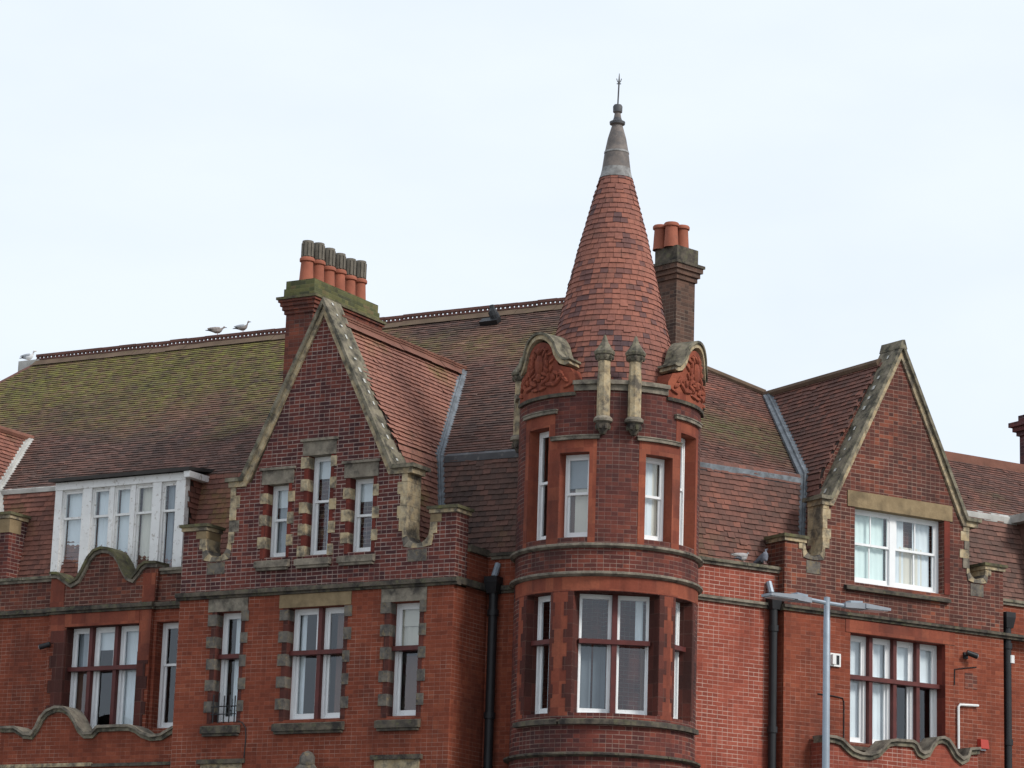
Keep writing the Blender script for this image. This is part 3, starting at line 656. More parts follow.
# ---- gables ---------------------------------------------------------
FOOT = 0.38
def gable_roof(fr, sc0, zr, slope, dfront, dback, zbot, mat, backpts_pos, backpts_neg, ridge_mat, crest):
    """two slopes running back from a street gable; back points follow the valley into the main roof"""
    o1 = None
    off = (zr-12.15)/slope
    for sg, bp in ((1, backpts_pos), (-1, backpts_neg)):
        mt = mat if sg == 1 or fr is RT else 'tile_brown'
        pts = [fr.P(sc0+sg*off, dfront, 12.15), fr.P(sc0, dfront, zr), fr.P(sc0, dback, zr)] + bp[:-1]
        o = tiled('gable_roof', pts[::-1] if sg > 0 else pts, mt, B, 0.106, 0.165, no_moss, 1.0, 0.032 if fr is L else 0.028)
        if o1 is None: o1 = o
        foot = [fr.P(sc0+sg*off, dfront, 12.15), bp[-2], bp[-1], fr.P(sc0+sg*(off+FOOT), dfront, zbot)]
        tiled('gable_roof', foot, mt, B, 0.106, 0.165, no_moss, 1.0, 0.028)
    if crest: cresting('ridge_tiles', fr.P(sc0, dfront, zr+.04), fr.P(sc0, dback-0.1, zr+.04), o1, 'ridge_orange', 0.10, 0.11, 0.10)
    else: roll('ridge_tiles', [fr.P(sc0, dfront, zr+.03), fr.P(sc0, dback-0.15, zr+.03)], 0.085, ridge_mat, o1)
    return o1
def ds_at(pfun, fr, s, z): p = pfun(s, z); return (p-fr.o).dot(fr.n)
def valley(fr, pfun, sc0, zr, slope, dback, zbreak, zbot, mans_d, sg, name='valley', parent=None, wid=0.13):
    zs = [zr, (zr+zbreak)/2, zbreak]; v = []
    for z in zs: v.append(pfun(sc0+sg*(zr-z)/slope, z))
    s_b = sc0+sg*((zr-zbreak)/slope+FOOT); v.append(fr.P(s_b, mans_d(s_b, zbot), zbot))
    return v
def lead_valley(fr, v, sg, parent, mat='lead', w_=0.10, proud=0.05):
    mb = MB(); off = fr.n*proud*1.2 + Vector((0, 0, proud*0.7)) + fr.t*(sg*proud*0.9)
    for i in range(len(v)-1):
        a, b = v[i]+off, v[i+1]+off; t = (b-a).normalized(); sd_ = t.cross(fr.n*0.8 + fr.t*sg*0.6).normalized()
        q = [a-sd_*w_, a+sd_*w_, b+sd_*w_, b-sd_*w_]; mb.face(q)
        for e in (-1, 1): mb.face([a+sd_*w_*e, b+sd_*w_*e, b+sd_*(w_+0.02)*e-off*0.9, a+sd_*(w_+0.02)*e-off*0.9])
    mb.tube([x+off for x in v], 0.028, 6)
    return mb.obj('valley', mat, parent)
mL = lambda s, z: dbr(s) + .4*(12.15-z)/2.03
mR = lambda s, z: -.7 + .4*(12.15-z)/2.03
SLP = 1.77; SLR = 1.70; ZRR = 14.42; ZB = 10.15
# left street gable
vp_ = valley(L, PLp, -5.26, 14.55, SLP, -3.6, 12.15, ZB, mL, 1); vn_ = valley(L, PLp, -5.26, 14.55, SLP, -3.6, 12.15, ZB, mL, -1)
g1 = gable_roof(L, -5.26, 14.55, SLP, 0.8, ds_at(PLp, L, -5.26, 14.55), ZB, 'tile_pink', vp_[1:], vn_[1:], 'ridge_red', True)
lead_valley(L, vp_, 1, g1)
# right street gable
vp2 = valley(RT, PRp, 6.25, ZRR, SLR, -3.8, 12.15, ZB, mR, 1); vn2 = valley(RT, PRp, 6.25, ZRR, SLR, -3.8, 12.15, ZB, mR, -1)
g2 = gable_roof(RT, 6.25, ZRR, SLR, -0.15, ds_at(PRp, RT, 6.25, ZRR), ZB, 'tile_right', [RT.P(6.77, -3.8, 13.53), RT.P(6.77, -2.76, 13.53), RT.P(7.585, -.94, 12.15), RT.P(7.97, -.33, ZB)], vn2[1:], 'ridge_foot', False)
lead_valley(RT, vn2, -1, g2)
# next gable along, its roof just inside the frame at the far left
vp3 = valley(L, PLp, -14.95, 13.64, 1.8, -2.1, 12.15, 10.9, mL, 1)
g3 = gable_roof(L, -14.95, 13.64, 1.8, 0.8, ds_at(PLp, L, -14.95, 13.64), 10.9, 'tile_red', vp3[1:], [L.P(-15.8, -.3, 12.15), L.P(-16.2, -.3, 10.9)], 'ridge_orange', False)
lead_valley(L, vp3, 1, g3, 'lead_pale')

def gable_wall(fr, d, c, hw, pier, nb, sh, apex, zc, mat, holes, zlow, rev=0.2, ca=None):
    """wall above the string course: two piers, two scooped notches, shoulders and the steep gable"""
    l, r = c-hw, c+hw
    zp = zc
    def half(sg):
        e = c+sg*hw; p = e-sg*pier; s_ = c+sg*sh; nbx = (p+s_)/2
        rr = abs(p-s_)/2; zb = nb
        pts = [(e, zp), (p, zp), (p, zb+rr)]
        for k in range(1, 6):
            a = math.pi*k/6; pts.append((nbx + sg*rr*math.cos(a), zb+rr-rr*math.sin(a)))
        pts += [(s_, zb+rr), (s_, 11.56), (c+sg*1.49, 11.56)]
        return pts
    rt = half(1); lf = half(-1)
    outl = [(l, zlow), (r, zlow)] + rt + [(c if ca is None else ca, apex)] + lf[::-1]
    mb = MB(); mb.wall(fr, d, outl, holes, thick=0.42, reveal=rev, back=True)
    return mb.obj('gable_wall', mat, B), rt, lf
def infill(fr, d, c, zr, slope, zb, mat, parent):
    mb = MB(); o_ = (zr-12.15)/slope-0.02; mb.wall(fr, d, [(c-o_-FOOT, zb), (c+o_+FOOT, zb), (c+o_, 12.15), (c, zr-0.03), (c-o_, 12.15)], thick=0.1); return mb.obj('gable_infill', mat, parent)
def coping_gable(fr, d, c, sh, apex, zk=11.66, name='gable_coping', asym=0.0, clip_side=1, ext=0.24, top=False, extp=None):
    extp = ext if extp is None else extp
    mb = MB()
    pl = [(c-sh-ext, zk), (c-sh+0.1, zk), (c, apex), (c+sh-0.1+asym, zk), (c+sh+extp, zk)]
    mb.ribbon(fr, pl, 0.07, d-0.50, d+0.10, 0, mit=0)
    pl2 = [(c-sh-ext+0.05, zk-0.07), (c-sh+0.135, zk-0.07), (c, apex-0.15), (c+sh-0.135+asym, zk-0.07), (c+sh+extp-0.05, zk-0.07)]
    mb.ribbon(fr, pl2, 0.10, d-0.40, d+0.045, 1)
    # saddle stone at the top
    if top: mb.hexa([fr.P(c-.09, d+.11, apex-.15), fr.P(c+.09, d+.11, apex-.15), fr.P(c+.09, d-.52, apex-.15), fr.P(c-.09, d-.52, apex-.15), fr.P(c-.035, d+.11, apex+.02), fr.P(c+.03, d+.11, apex+.03), fr.P(c+.03, d-.52, apex+.02), fr.P(c-.035, d-.52, apex+.03)])
    k = 15
    for i in range(k):
        f = (i+0.6)/k; sx = c + clip_side*((sh-0.1)*(1-f)); z = zk + (apex-zk)*f
        sl = (apex-zk)/(sh-0.1); nn = Vector((sl, 1)).normalized()
        ax = fr.P(sx+clip_side*nn.x*0.012, d-0.16, z+nn.y*0.012)
        tv = (fr.t*(-clip_side) + Vector((0, 0, sl))).normalized(); 
        if random.random() < 0.88:
            aa = 0.034*random.uniform(0.5, 1.4); b_ = fr.n*random.uniform(0.02, 0.045)
            mb.face([ax-tv*aa-b_, ax-tv*aa+b_, ax+tv*aa+b_, ax+tv*aa-b_], mi=2)  # flat white dots down one skew, laid out as lead clips
    return mb.obj(name, ['stone_lichen', 'stone_buff', 'coping_dots'], B)
def notch_stones(fr, d, c, hw, pier, sh, sg, nb, parent, zc):
    """dressed stone up the shoulder and round the scooped notch beside the pier"""
    mb = MB(); e = c+sg*hw; p = e-sg*pier; s_ = c+sg*sh; nbx = (p+s_)/2; rr = abs(p-s_)/2
    def bx(a, b, z0, z1, mi, pr=0.018, th=0.44): mb.box(fr, a, b, d-th, d+pr, z0, z1, mi)
    z = nb+rr; i = 0; k = 5; h = (11.56-z)/k
    for i in range(k):
        wd = (0.13, 0.20, 0.11, 0.19, 0.12)[i]+random.uniform(-.02, .02); z1 = z+h*random.uniform(0.9, 1.1) if i < k-1 else 11.56
        bx(s_-sg*wd, s_+sg*0.012, z, z1-0.004, random.choice((0, 0, 2)), 0.014 if i % 2 else 0.022); z = z1
    bx(p-sg*0.012, p+sg*0.13, nb+rr-0.08, nb+rr+0.12, 0, 0.02); bx(p-sg*0.014, p+sg*0.22, nb+rr+0.124, zc-0.012, 3, 0.016)
    # the scoop itself: voussoir-like blocks whose outer outline is square
    k = 8
    for j in range(k):
        a0, a1 = math.pi*j/k, math.pi*(j+1)/k
        q = []
        for a in (a0, a1):
            x, zz = math.cos(a), math.sin(a); ro = min(1.55, 1.22/max(abs(x), abs(zz), 0.01)); q.append(((nbx+(rr-0.012)*x, nb+rr-(rr-0.012)*zz), (nbx+rr*ro*x*1.0, nb+rr-rr*ro*zz)))
        (i0, o0), (i1, o1) = q; pr = 0.02+random.uniform(-.006, .008); mi = random.choice((0, 1, 2, 1)) if 0 < j < k-1 else 0
        f_ = [fr.P(o0[0], d+pr, o0[1]), fr.P(o1[0], d+pr, o1[1]), fr.P(i1[0], d+pr, i1[1]), fr.P(i0[0], d+pr, i0[1])]; mb.face(f_ if sg*0+1 else f_, mi=mi)
        mb.face([fr.P(i0[0], d+pr, i0[1]), fr.P(i1[0], d+pr, i1[1]), fr.P(i1[0], d-.44, i1[1]), fr.P(i0[0], d-.44, i0[1])], mi=mi)
        mb.face([fr.P(o0[0], d+pr, o0[1]), fr.P(o1[0], d+pr, o1[1]), fr.P(o1[0], d-.01, o1[1]), fr.P(o0[0], d-.01, o0[1])], mi=mi)
    bx(nbx-rr*0.75, nbx+rr*0.75, nb-0.30, nb-0.22*rr/0.21*0.3, 1, 0.008)
    return mb.obj('notch_stones', ['stone_buff', 'stone_grey', 'stone', 'stone_ochre'], parent)
def pier_cap(fr, d, a, b, z, parent, dep=0.55):
    mb = MB(); mb.box(fr, a-0.03, b+0.03, d-dep-0.03, d+0.04, z, z+0.07, 0); mb.box(fr, a-0.065, b+0.065, d-dep-0.06, d+0.075, z+0.07, z+0.125, 1)
    return mb.obj('pier_cap', ['stone_buff', 'stone_moss'], parent)

# --- left gable bay
c1 = -5.35; HW1 = 2.98
H_up = [(-6.47, -5.99, 10.13, 11.50), (-5.58, -5.08, 10.12, 11.98), (-4.65, -4.14, 10.12, 11.50)]
gw, rt1, lf1 = gable_wall(L, GL, c1, HW1, 0.52, 10.18, 1.93, 14.80, 10.72, 'brick_dark', H_up, 9.56)
infill(L, 0.79, -5.26, 14.55, SLP, ZB, 'brick_dark', gw); coping_gable(L, GL, c1-0.03, 1.77, 14.94, ext=0.235, extp=0.36)
for sg in (1, -1):
    notch_stones(L, GL, c1, HW1, 0.52, 1.93, sg, 10.18, gw, 10.72)
    e = c1+sg*HW1; pier_cap(L, GL, min(e, e-sg*0.52), max(e, e-sg*0.52), 10.722, gw, 0.45)
H_lo = [(-7.46, -6.90, 7.14, 9.17), (-5.87, -4.64, 7.14, 9.17), (-3.67, -3.05, 7.14, 9.17)]
mb = MB(); mb.wall(L, GL, [(c1-HW1, 0.1), (c1+HW1, 0.1), (c1+HW1, 9.42), (c1-HW1, 9.42)], H_lo, 0.4, 0.25)
mb.obj('wall', 'brick_low', B)
for sg in (1, -1):   # returns of the projecting bay
    mb = MB()
    e = c1+sg*HW1; q = [L.P(e, GL-.4, 0.1), L.P(e, -0.2, 0.1), L.P(e, -0.2, 9.42), L.P(e, GL-.4, 9.42)]
    mb.face(q if sg > 0 else q[::-1]); q = [L.P(e, GL-.42, 9.42), L.P(e, -0.2, 9.42), L.P(e, -0.2, 10.08), L.P(e, GL-.42, 10.08)]; mb.face(q if sg > 0 else q[::-1])
    mb.obj('return_wall', 'brick_low', B)
def string(fr, d, a, b, z0=9.42, z1=9.56, mat='stone_dark', proj=0.09, name='string_course', endl=False):
    mb = MB(); k = max(1, int((b-a)/0.9)); x = a
    for i in range(k):
        xa, xb = a+(b-a)*i/k, a+(b-a)*(i+1)/k; j = random.uniform(-0.006, 0.006)
        mb.box(fr, xa, xb, d-0.1, d+proj+j, z0+0.05, z1-0.012); mb.box(fr, xa, xb, d-0.1, d+proj*0.5, z0, z0+0.05)
        mb.sill(fr, xa, xb, d-0.1, d+proj+j, z1-0.012, z1+0.02, 0.03)
    return mb.obj(name, mat, B)
string(L, GL, c1-HW1-0.06, c1+HW1+0.09)
mb = MB(); mb.box(L, c1+HW1-0.1, c1+HW1+0.09, -0.1, GL-0.1, 9.45, 9.57); mb.obj('string_course', 'stone_dark', B)
mb = MB(); mb.face([L.P(c1-HW1, GL-.42, 10.05), L.P(c1+HW1, GL-.42, 10.05), L.P(c1+HW1, -1, 10.05), L.P(c1-HW1, -1, 10.05)]); mb.obj('gutter_floor', 'lead_dark', B)

# upper windows of the left gable: sashes with alternating stone blocks
def stone_lintel(o, fr, d, a, b, z0, z1, mat='stone', hood=True, pr=0.02):
    mb = MB(); mb.box(fr, a, b, d-0.25, d+pr, z0, z1)
    if hood: mb.box(fr, a-0.04, b+0.04, d-0.02, d+0.06, z1+0.002, z1+0.05)
    return mb.obj('lintel', mat, o)
def stone_sill(o, fr, d, a, b, z0, z1, mat='stone_dark', pr=0.10, e=0.24):
    mb = MB(); mb.sill(fr, a, b, d-e, d+pr, z0+0.05, z1, 0.09); mb.box(fr, a+0.03, b-0.03, d-0.02, d+pr-0.03, z0, z0+0.05)
    return mb.obj('sill', mat, o)
curs = [[(0, 0, 1, 0.72, 1, 'net', 'blind'), (0, 0.0, 1, 0.0, 0.72, 'drape')],
        [(0, 0, 1, 0.80, 1, 'net', 'blind'), (0, 0.5, 1, 0.0, 0.8, 'drape')],
        [(0, 0, 1, 0.72, 1, 'net', 'blind'), (0, 0.55, 1, 0.0, 0.75, 'drape')]]
for i, (a, b, z0, z1) in enumerate(H_up):
    o = window(B, L, GL-0.19, a, b, z0, z1, rail=(10.83, 11.12, 10.80)[i], cur=curs[i], fw=0.045)
    quoins(o, L, GL, a, b, z0-0.02, z1, ['stone_buff', 'redblock'], 0.15, 0.13, 0.205, phase=i % 2, e=0.17)
    stone_lintel(o, L, GL, a-0.13, b+0.10, z1-0.01, z1+0.25, 'stone')
    stone_sill(o, L, GL, a-0.16, b+0.10, 9.88, z0+0.01, 'stone')
# lower windows: white frames, oxblood transoms, grey blocks
curs = [[(0, 0.35, 1, 0, 1, 'net')],
        [(0, 0.0, 0.28, 0, 1, 'net'), (1, 0.3, 0.9, 0, 1, 'drape_brown')],
        [(0, 0, 1, 0.82, 1, 'net_warm', 'blind'), (0, 0.0, 1, 0.60, 0.82, 'net_warm'), (0, 0.2, 0.9, 0, 0.55, 'drape_brown')]]
lts = [None, [(-5.87, -5.28), (-5.20, -4.64)], None]
for i, (a, b, z0, z1) in enumerate(H_lo):
    o = window(B, L, GL-0.21, a, b, z0, z1, lts[i], 'transom', 8.36, cur=curs[i], stone_mull=(i == 1), mproj=0.1, fw=0.06)
    quoins(o, L, GL, a, b, z0-0.02, z1, ['stone_grey', 'darkblock'], 0.19, 0.145, 0.205, phase=0, e=0.19)
    stone_lintel(o, L, GL, a-0.20, b+0.13, z1+0.002, 9.415, ('stone', 'stone_ochre', 'stone')[i], False, 0.015)
    stone_sill(o, L, GL, a-0.18, b+0.10, 6.88, z0+0.005, 'stone_dark')
    if i == 0:
        mb = MB()
        for k in range(5):
            x = a+0.05+k*0.12; mb.tube([L.P(x, GL+0.03, 7.12), L.P(x, GL+0.03, 7.62+random.uniform(-.03, .06))], 0.013, 5)
        for z in (7.28, 7.42): mb.tube([L.P(a, GL+0.03, z), L.P(b, GL+0.03, z)], 0.011, 5)
        mb.obj('window_guard', 'black', o)
# heads of the shop-floor windows and the little stone finial at the bottom edge
for a, b in ((-7.70, -6.66), (-3.93, -2.88)):
    mb = MB(); mb.box(L, a, b, GL-0.1, GL+0.07, 6.38, 6.46); mb.box(L, a+0.06, b-0.06, GL-0.1, GL+0.02, 6.05, 6.378, 1)
    mb.obj('lintel', ['stone_dark', 'stone_buff'], B)
mb = MB(); mb.ell(L.P(-5.26, GL+0.06, 6.40), 0.15, 0.1, 0.17, 8, 5); mb.ell(L.P(-5.26, GL+0.06, 6.2), 0.24, 0.1, 0.16, 8, 5)
for sg in (-1, 1): mb.ell(L.P(-5.26+sg*0.36, GL+0.05, 6.1), 0.13, 0.08, 0.16, 8, 5); mb.ell(L.P(-5.26+sg*0.62, GL+0.05, 6.0), 0.12, 0.08, 0.13, 8, 5)
mb.obj('stone_finial', 'stone_grey', B, smooth=True)

# --- recess between gable bay and turret
mb = MB(); mb.wall(L, 0.0, [(-2.42, 0.1), (-0.1, 0.1), (-0.1, 10.08), (-2.42, 10.08)]); mb.obj('wall', 'brick_low', B)
string(L, 0.0, -2.36, -0.6)
mb = MB(); mb.box(L, c1+HW1-0.3, c1+HW1+0.07, 0.06, GL-0.43, 10.08, 10.20); mb.obj('parapet_coping', 'stone_dark', B)
def parapet_cap(fr, d, a, b, z=10.08, mat='stone_moss'):
    mb = MB(); k = max(1, int((b-a)/0.7))
    for i in range(k):
        xa, xb = a+(b-a)*i/k, a+(b-a)*(i+1)/k
        mb.box(fr, xa+0.003, xb-0.003, d-0.32, d+0.05+random.uniform(-.008, .008), z, z+0.055, 1); mb.sill(fr, xa+0.003, xb-0.003, d-0.34, d+0.09+random.uniform(-.008, .008), z+0.055, z+0.13, 0.02, 0)
    return mb.obj('parapet_coping', [mat, 'stone'], B)
parapet_cap(L, 0.0, -2.30, -0.6, 10.04, 'stone_dark')
def downpipe(fr, s, d, z0, z1, r, hop=True):
    mb = MB(); mb.tube([fr.P(s, d, z0), fr.P(s, d, z1)], r, 10)
    z = z1-0.4
    while z > z0: mb.tube([fr.P(s, d, z), fr.P(s, d, z+0.11)], r*1.28, 10); z -= 1.83
    o = mb.obj('downpipe', 'black', B, smooth=True)
    if hop:
        h = MB(); w0, w1 = r*1.1, r*1.55
        h.hexa([fr.P(s-w0, d+w0, z1), fr.P(s+w0, d+w0, z1), fr.P(s+w0, d-w0, z1), fr.P(s-w0, d-w0, z1), fr.P(s-w1, d+w1, z1+.2), fr.P(s+w1, d+w1, z1+.2), fr.P(s+w1, d-w0, z1+.2), fr.P(s-w1, d-w0, z1+.2)])
        h.box(fr, s-w1, s+w1, d-w0, d+w1, z1+.2, z1+.3); h.obj('hopper', 'black', o)
    return o
o = downpipe(L, -2.16, 0.14, 0.1, 9.4, 0.085)
mb = MB(); mb.tube([L.P(-2.16, 0.14, 9.7), L.P(-2.16, 0.02, 9.95)], 0.06, 8); mb.obj('outlet_pipe', 'galv', o)

# --- left bay: wall, oriel front with Dutch gablet, white dormer
mb = MB()
hD = (-9.49, -8.80, 7.16, 9.18)
mb.wall(L, 0.42, [(-9.47, 0.1), (-8.33, 0.1), (-8.33, 9.42), (-9.47, 9.42)], [(-9.40, -8.80, 7.16, 9.18)], 0.4, 0.25); mb.wall(L, 0.42, [(-20.2, 0.1), (-11.95, 0.1), (-11.95, 9.42), (-20.2, 9.42)])
mb.obj('wall', 'brick_low', B)
mb = MB(); mb.wall(L, 0.42, [(-9.47, 9.56), (-8.33, 9.56), (-8.33, 10.09), (-9.47, 10.09)]); mb.wall(L, 0.42, [(-20.2, 9.56), (-11.95, 9.56), (-11.95, 10.09), (-20.2, 10.09)])
mb.obj('parapet_wall', 'brick_gable', B)
string(L, 0.42, -20.2, -11.96, mat='stone_dark'); string(L, 0.42, -9.46, -8.34); string(L, 0.50, -12.0, -9.42)
parapet_cap(L, 0.42, -20.2, -11.98, 10.09, 'stone_lichen'); parapet_cap(L, 0.42, -9.36, -8.34, 10.09, 'stone')
H3 = (-11.52, -9.75, 7.16, 9.16)
mb = MB(); mb.wall(L, 0.50, [(-11.96, 0.1), (-9.47, 0.1), (-9.47, 9.42), (-11.96, 9.42)], [H3], 0.3, 0.25, 0, 1); mb.obj('wall', ['brick_low', 'darkblock'], B)
ged = [(-11.96, 10.26), (-11.78, 10.25), (-11.60, 10.14), (-11.44, 10.05), (-11.30, 10.11), (-11.19, 10.28), (-11.07, 10.50), (-10.93, 10.64), (-10.74, 10.69), (-10.55, 10.66), (-10.40, 10.57), (-10.27, 10.41), (-10.17, 10.24), (-10.07, 10.11), (-9.96, 10.07), (-9.86, 10.17), (-9.78, 10.28), (-9.66, 10.345), (-9.38, 10.33)]
low = [(s_, z-0.1) for s_, z in ged]
mb = MB(); mb.wall(L, 0.50, [(-11.96, 9.56), (-9.42, 9.56)] + low[::-1], thick=0.3, back=True); pg = mb.obj('shaped_parapet', 'brick_gable', B)
mb = MB(); mb.ribbon(L, ged, 0.05, 0.16, 0.60, 0); mb.ribbon(L, [(a, b-0.05) for a, b in ged], 0.07, 0.19, 0.555, 1); mb.obj('coping', ['stone_moss', 'stone'], pg)
mb = MB()
for a, b in ((-11.955, -11.62), (-9.72, -9.425)): mb.box(L, a, b, 0.3, 0.515, 9.565, 10.12)
mb.box(L, -11.55, -9.76, 0.3, 0.515, 9.165, 9.415); mb.box(L, -9.745, -9.475, 0.3, 0.516, 8.45, 9.415); mb.box(L, -11.9, -11.555, 0.3, 0.513, 9.0, 9.415)
mb.obj('rubbed_brick_trim', 'terracotta', B)
lt3 = [(-11.52, -11.055), (-10.975, -10.44), (-10.36, -9.75)]
o = window(B, L, 0.50-0.24, H3[0], H3[1], H3[2], H3[3], lt3, 'transom', 8.36, cur=[(0, 0, 1, 0.62, 1, 'drape'), (0, 0, 1, 0, 0.6, 'drape_brown'), (1, 0, 1, 0.8, 1, 'net', 'blind'), (2, 0, 1, 0, 1, 'net')], stone_mull=True, mproj=0.1, fw=0.055)
mb = MB(); m2 = MB(); z = 7.18; i = 0
while z < 8.95:
    wd = 0.36 if i % 2 else 0.27; mb.box(L, -11.52-wd, -11.516, 0.27, 0.515, z, z+0.24)
    wd = 0.255 if i % 2 else 0.2
    if z < 8.4: m2.box(L, -9.754, -9.75+wd, 0.27, 0.515, z, z+0.24)
    z += 0.24; i += 1
mb.obj('surround', 'darkblock', o); m2.obj('surround', 'darkblock', o)
window(B, L, 0.42-0.2, -9.40, -8.80, 7.16, 9.18, None, 'sash', 8.36, fw=0.06, cur=[(0, 0.6, 1, 0, 1, 'drape')])
# dormer
dd = 0.10
dl = [(-12.16, -11.64), (-11.42, -10.98), (-10.88, -10.46), (-10.36, -9.92), (-9.72, -9.36)]
DZ0, DZ1 = 10.15, 11.97
o = window(B, L, dd-0.03, -12.33, -9.14, DZ0, DZ1, dl, 'sash', 11.38, mat='white_old', fw=0.03, st=0.04,
           cur=[(0, 0, 1, 0, 1, 'net'), (1, 0, 1, 0, 1, 'net'), (2, 0, 1, 0, 1, 'net'), (3, 0, 1, 0, 1, 'net_warm'), (4, 0, .6, 0, 1, 'drape')])
mb = MB(); ed = [-12.33] + [x for p in dl for x in p] + [-9.14]
for i in range(0, len(ed), 2): mb.box(L, ed[i], ed[i+1], dd-0.12, dd+(0.02 if i in (0, 2, 8, 10) else -0.005), DZ0, DZ1)
mb.box(L, -12.33, -9.14, dd-0.12, dd+0.035, DZ1, 12.12); mb.obj('window_post', 'white_old', o)
mb = MB(); mb.hexa([L.P(-12.42, dd+.16, 12.122), L.P(-8.98, dd+.16, 12.122), L.P(-8.98, -1.2, 12.3), L.P(-12.42, -1.2, 12.3), L.P(-12.42, dd+.16, 12.19), L.P(-8.98, dd+.16, 12.19), L.P(-8.98, -1.2, 12.37), L.P(-12.42, -1.2, 12.37)])
dr = mb.obj('dormer_roof', 'felt', B)
tiled('dormer_cheek', [L.P(-9.142, dd-.125, 10.1), L.P(-9.142, -0.9, 10.1), L.P(-9.142, -0.9, 12.1), L.P(-9.142, dd-.125, 12.1)], 'tile_red', B, 0.104, 0.165)
mb = MB(); mb.box(L, -12.33, -12.28, -0.9, dd-.125, 10.1, 12.1); mb.obj('dormer_cheek', 'tile_red', B)
mb = MB(); mb.box(L, -9.12, -8.98, -0.75, dd+.13, 12.0, 12.12); mb.obj('fascia', 'white_old', dr)
# pier of the next gable at the left edge
mb = MB(); mb.box(L, -13.85, -13.17, -0.1, 0.44, 10.2, 11.42); po = mb.obj('pier', 'brick_dark', B)
pier_cap(L, 0.44, -13.85, -13.17, 11.422, po, 0.5); mb = MB(); mb.box(L, -13.6, -13.162, 0.1, 0.452, 11.14, 11.415); mb.obj('notch_stones', 'stone_ochre', po)
# balcony parapet along the left bay
bal = [(-12.46, 7.21), (-12.10, 7.205), (-11.98, 7.15), (-11.85, 7.075), (-11.70, 7.06), (-11.60, 7.17), (-11.50, 7.36), (-11.36, 7.49), (-11.15, 7.56), (-10.95, 7.55), (-10.78, 7.46), (-10.65, 7.31), (-10.53, 7.14), (-10.40, 7.045), (-10.24, 7.045), (-10.11, 7.16), (-9.60, 7.165), (-9.36, 7.16), (-9.20, 7.11), (-9.05, 7.02), (-8.85, 6.96), (-8.62, 6.97), (-8.46, 7.05), (-8.34, 7.10)]
mb = MB(); mb.wall(L, 1.08, [(-12.46, 0.1), (-8.335, 0.1)] + [(a, b-0.1) for a, b in bal][::-1], thick=0.3, back=True)
mb.face([L.P(-12.46, 0.8, 6.9), L.P(-8.34, 0.8, 6.9), L.P(-8.34, 0.42, 6.9), L.P(-12.46, 0.42, 6.9)]); bo = mb.obj('balcony_parapet', 'brick_low', B)
mb = MB(); mb.ribbon(L, bal, 0.05, 0.74, 1.17, 0); mb.ribbon(L, [(a, b-0.05) for a, b in bal], 0.07, 0.77, 1.125, 1); mb.obj('coping', ['stone', 'stone_lichen'], bo)
mb = MB(); mb.box(L, -12.46, -10.2, 0.8, 1.15, 6.40, 6.47); mb.box(L, -10.195, -8.34, 0.8, 1.13, 6.39, 6.45, 1); mb.obj('string_course', ['stone_buff', 'stone_dark'], bo)

# --- right street: plain bay beside the turret
mb = MB(); mb.wall(RT, 0.0, [(0.1, 0.1), (3.80, 0.1), (3.80, 9.42), (0.1, 9.42)]); mb.obj('wall', 'brick_right', B)
mb = MB(); mb.wall(RT, 0.0, [(0.1, 9.54), (3.80, 9.54), (3.80, 10.09), (0.1, 10.09)]); mb.obj('parapet_wall', 'brick_right', B)
string(RT, 0.0, 0.6, 3.78, 9.42, 9.53, 'stone'); parapet_cap(RT, 0.0, 0.7, 3.80, 10.09, 'stone_lichen')
o = downpipe(RT, 3.60, 0.12, 0.1, 9.40, 0.075)
mb = MB(); mb.tube([RT.P(3.55, 0.12, 9.68), RT.P(3.55, 0.03, 9.9)], 0.06, 8); mb.obj('outlet_pipe', 'galv', o)
# --- right gable bay
c2, HW2 = 6.38, 2.60
HU2 = (5.39, 7.52, 10.09, 11.52); HL2 = (5.30, 7.55, 7.14, 9.14)
gw2, rt2, lf2 = gable_wall(RT, GR, c2, HW2, 0.44, 10.44, 1.74, 14.62, 10.68, 'brick_gable', [HU2], 9.52, 0.3, 6.46)
infill(RT, -0.16, 6.25, ZRR, SLR, ZB, 'brick_gable', gw2); coping_gable(RT, GR, 6.46, 1.80, 14.82, 11.62, clip_side=-1, asym=-0.10, ext=0.12, top=True)
for sg in (1, -1):
    notch_stones(RT, GR, c2, HW2, 0.44, 1.74, sg, 10.44, gw2, 10.68)
    e = c2+sg*HW2; pier_cap(RT, GR, min(e, e-sg*0.44), max(e, e-sg*0.44), 10.682, gw2, 0.5)
mb = MB(); mb.wall(RT, GR, [(c2-HW2, 0.1), (c2+HW2, 0.1), (c2+HW2, 9.40), (c2-HW2, 9.40)], [HL2], 0.4, 0.30, 0, 1); mb.obj('wall', ['brick_low', 'redblock'], B)
for sg in (1, -1):
    e = c2+sg*HW2; mb = MB()
    for z0, z1 in ((0.1, 9.40), (9.52, 10.68)):
        q = [RT.P(e, GR-.4, z0), RT.P(e, -0.4, z0), RT.P(e, -0.4, z1), RT.P(e, GR-.4, z1)]; mb.face(q if sg > 0 else q[::-1])
    mb.obj('return_wall', 'brick_gable', B)
string(RT, GR, c2-HW2-0.05, 12.0, 9.40, 9.51, 'stone_dark', 0.085)
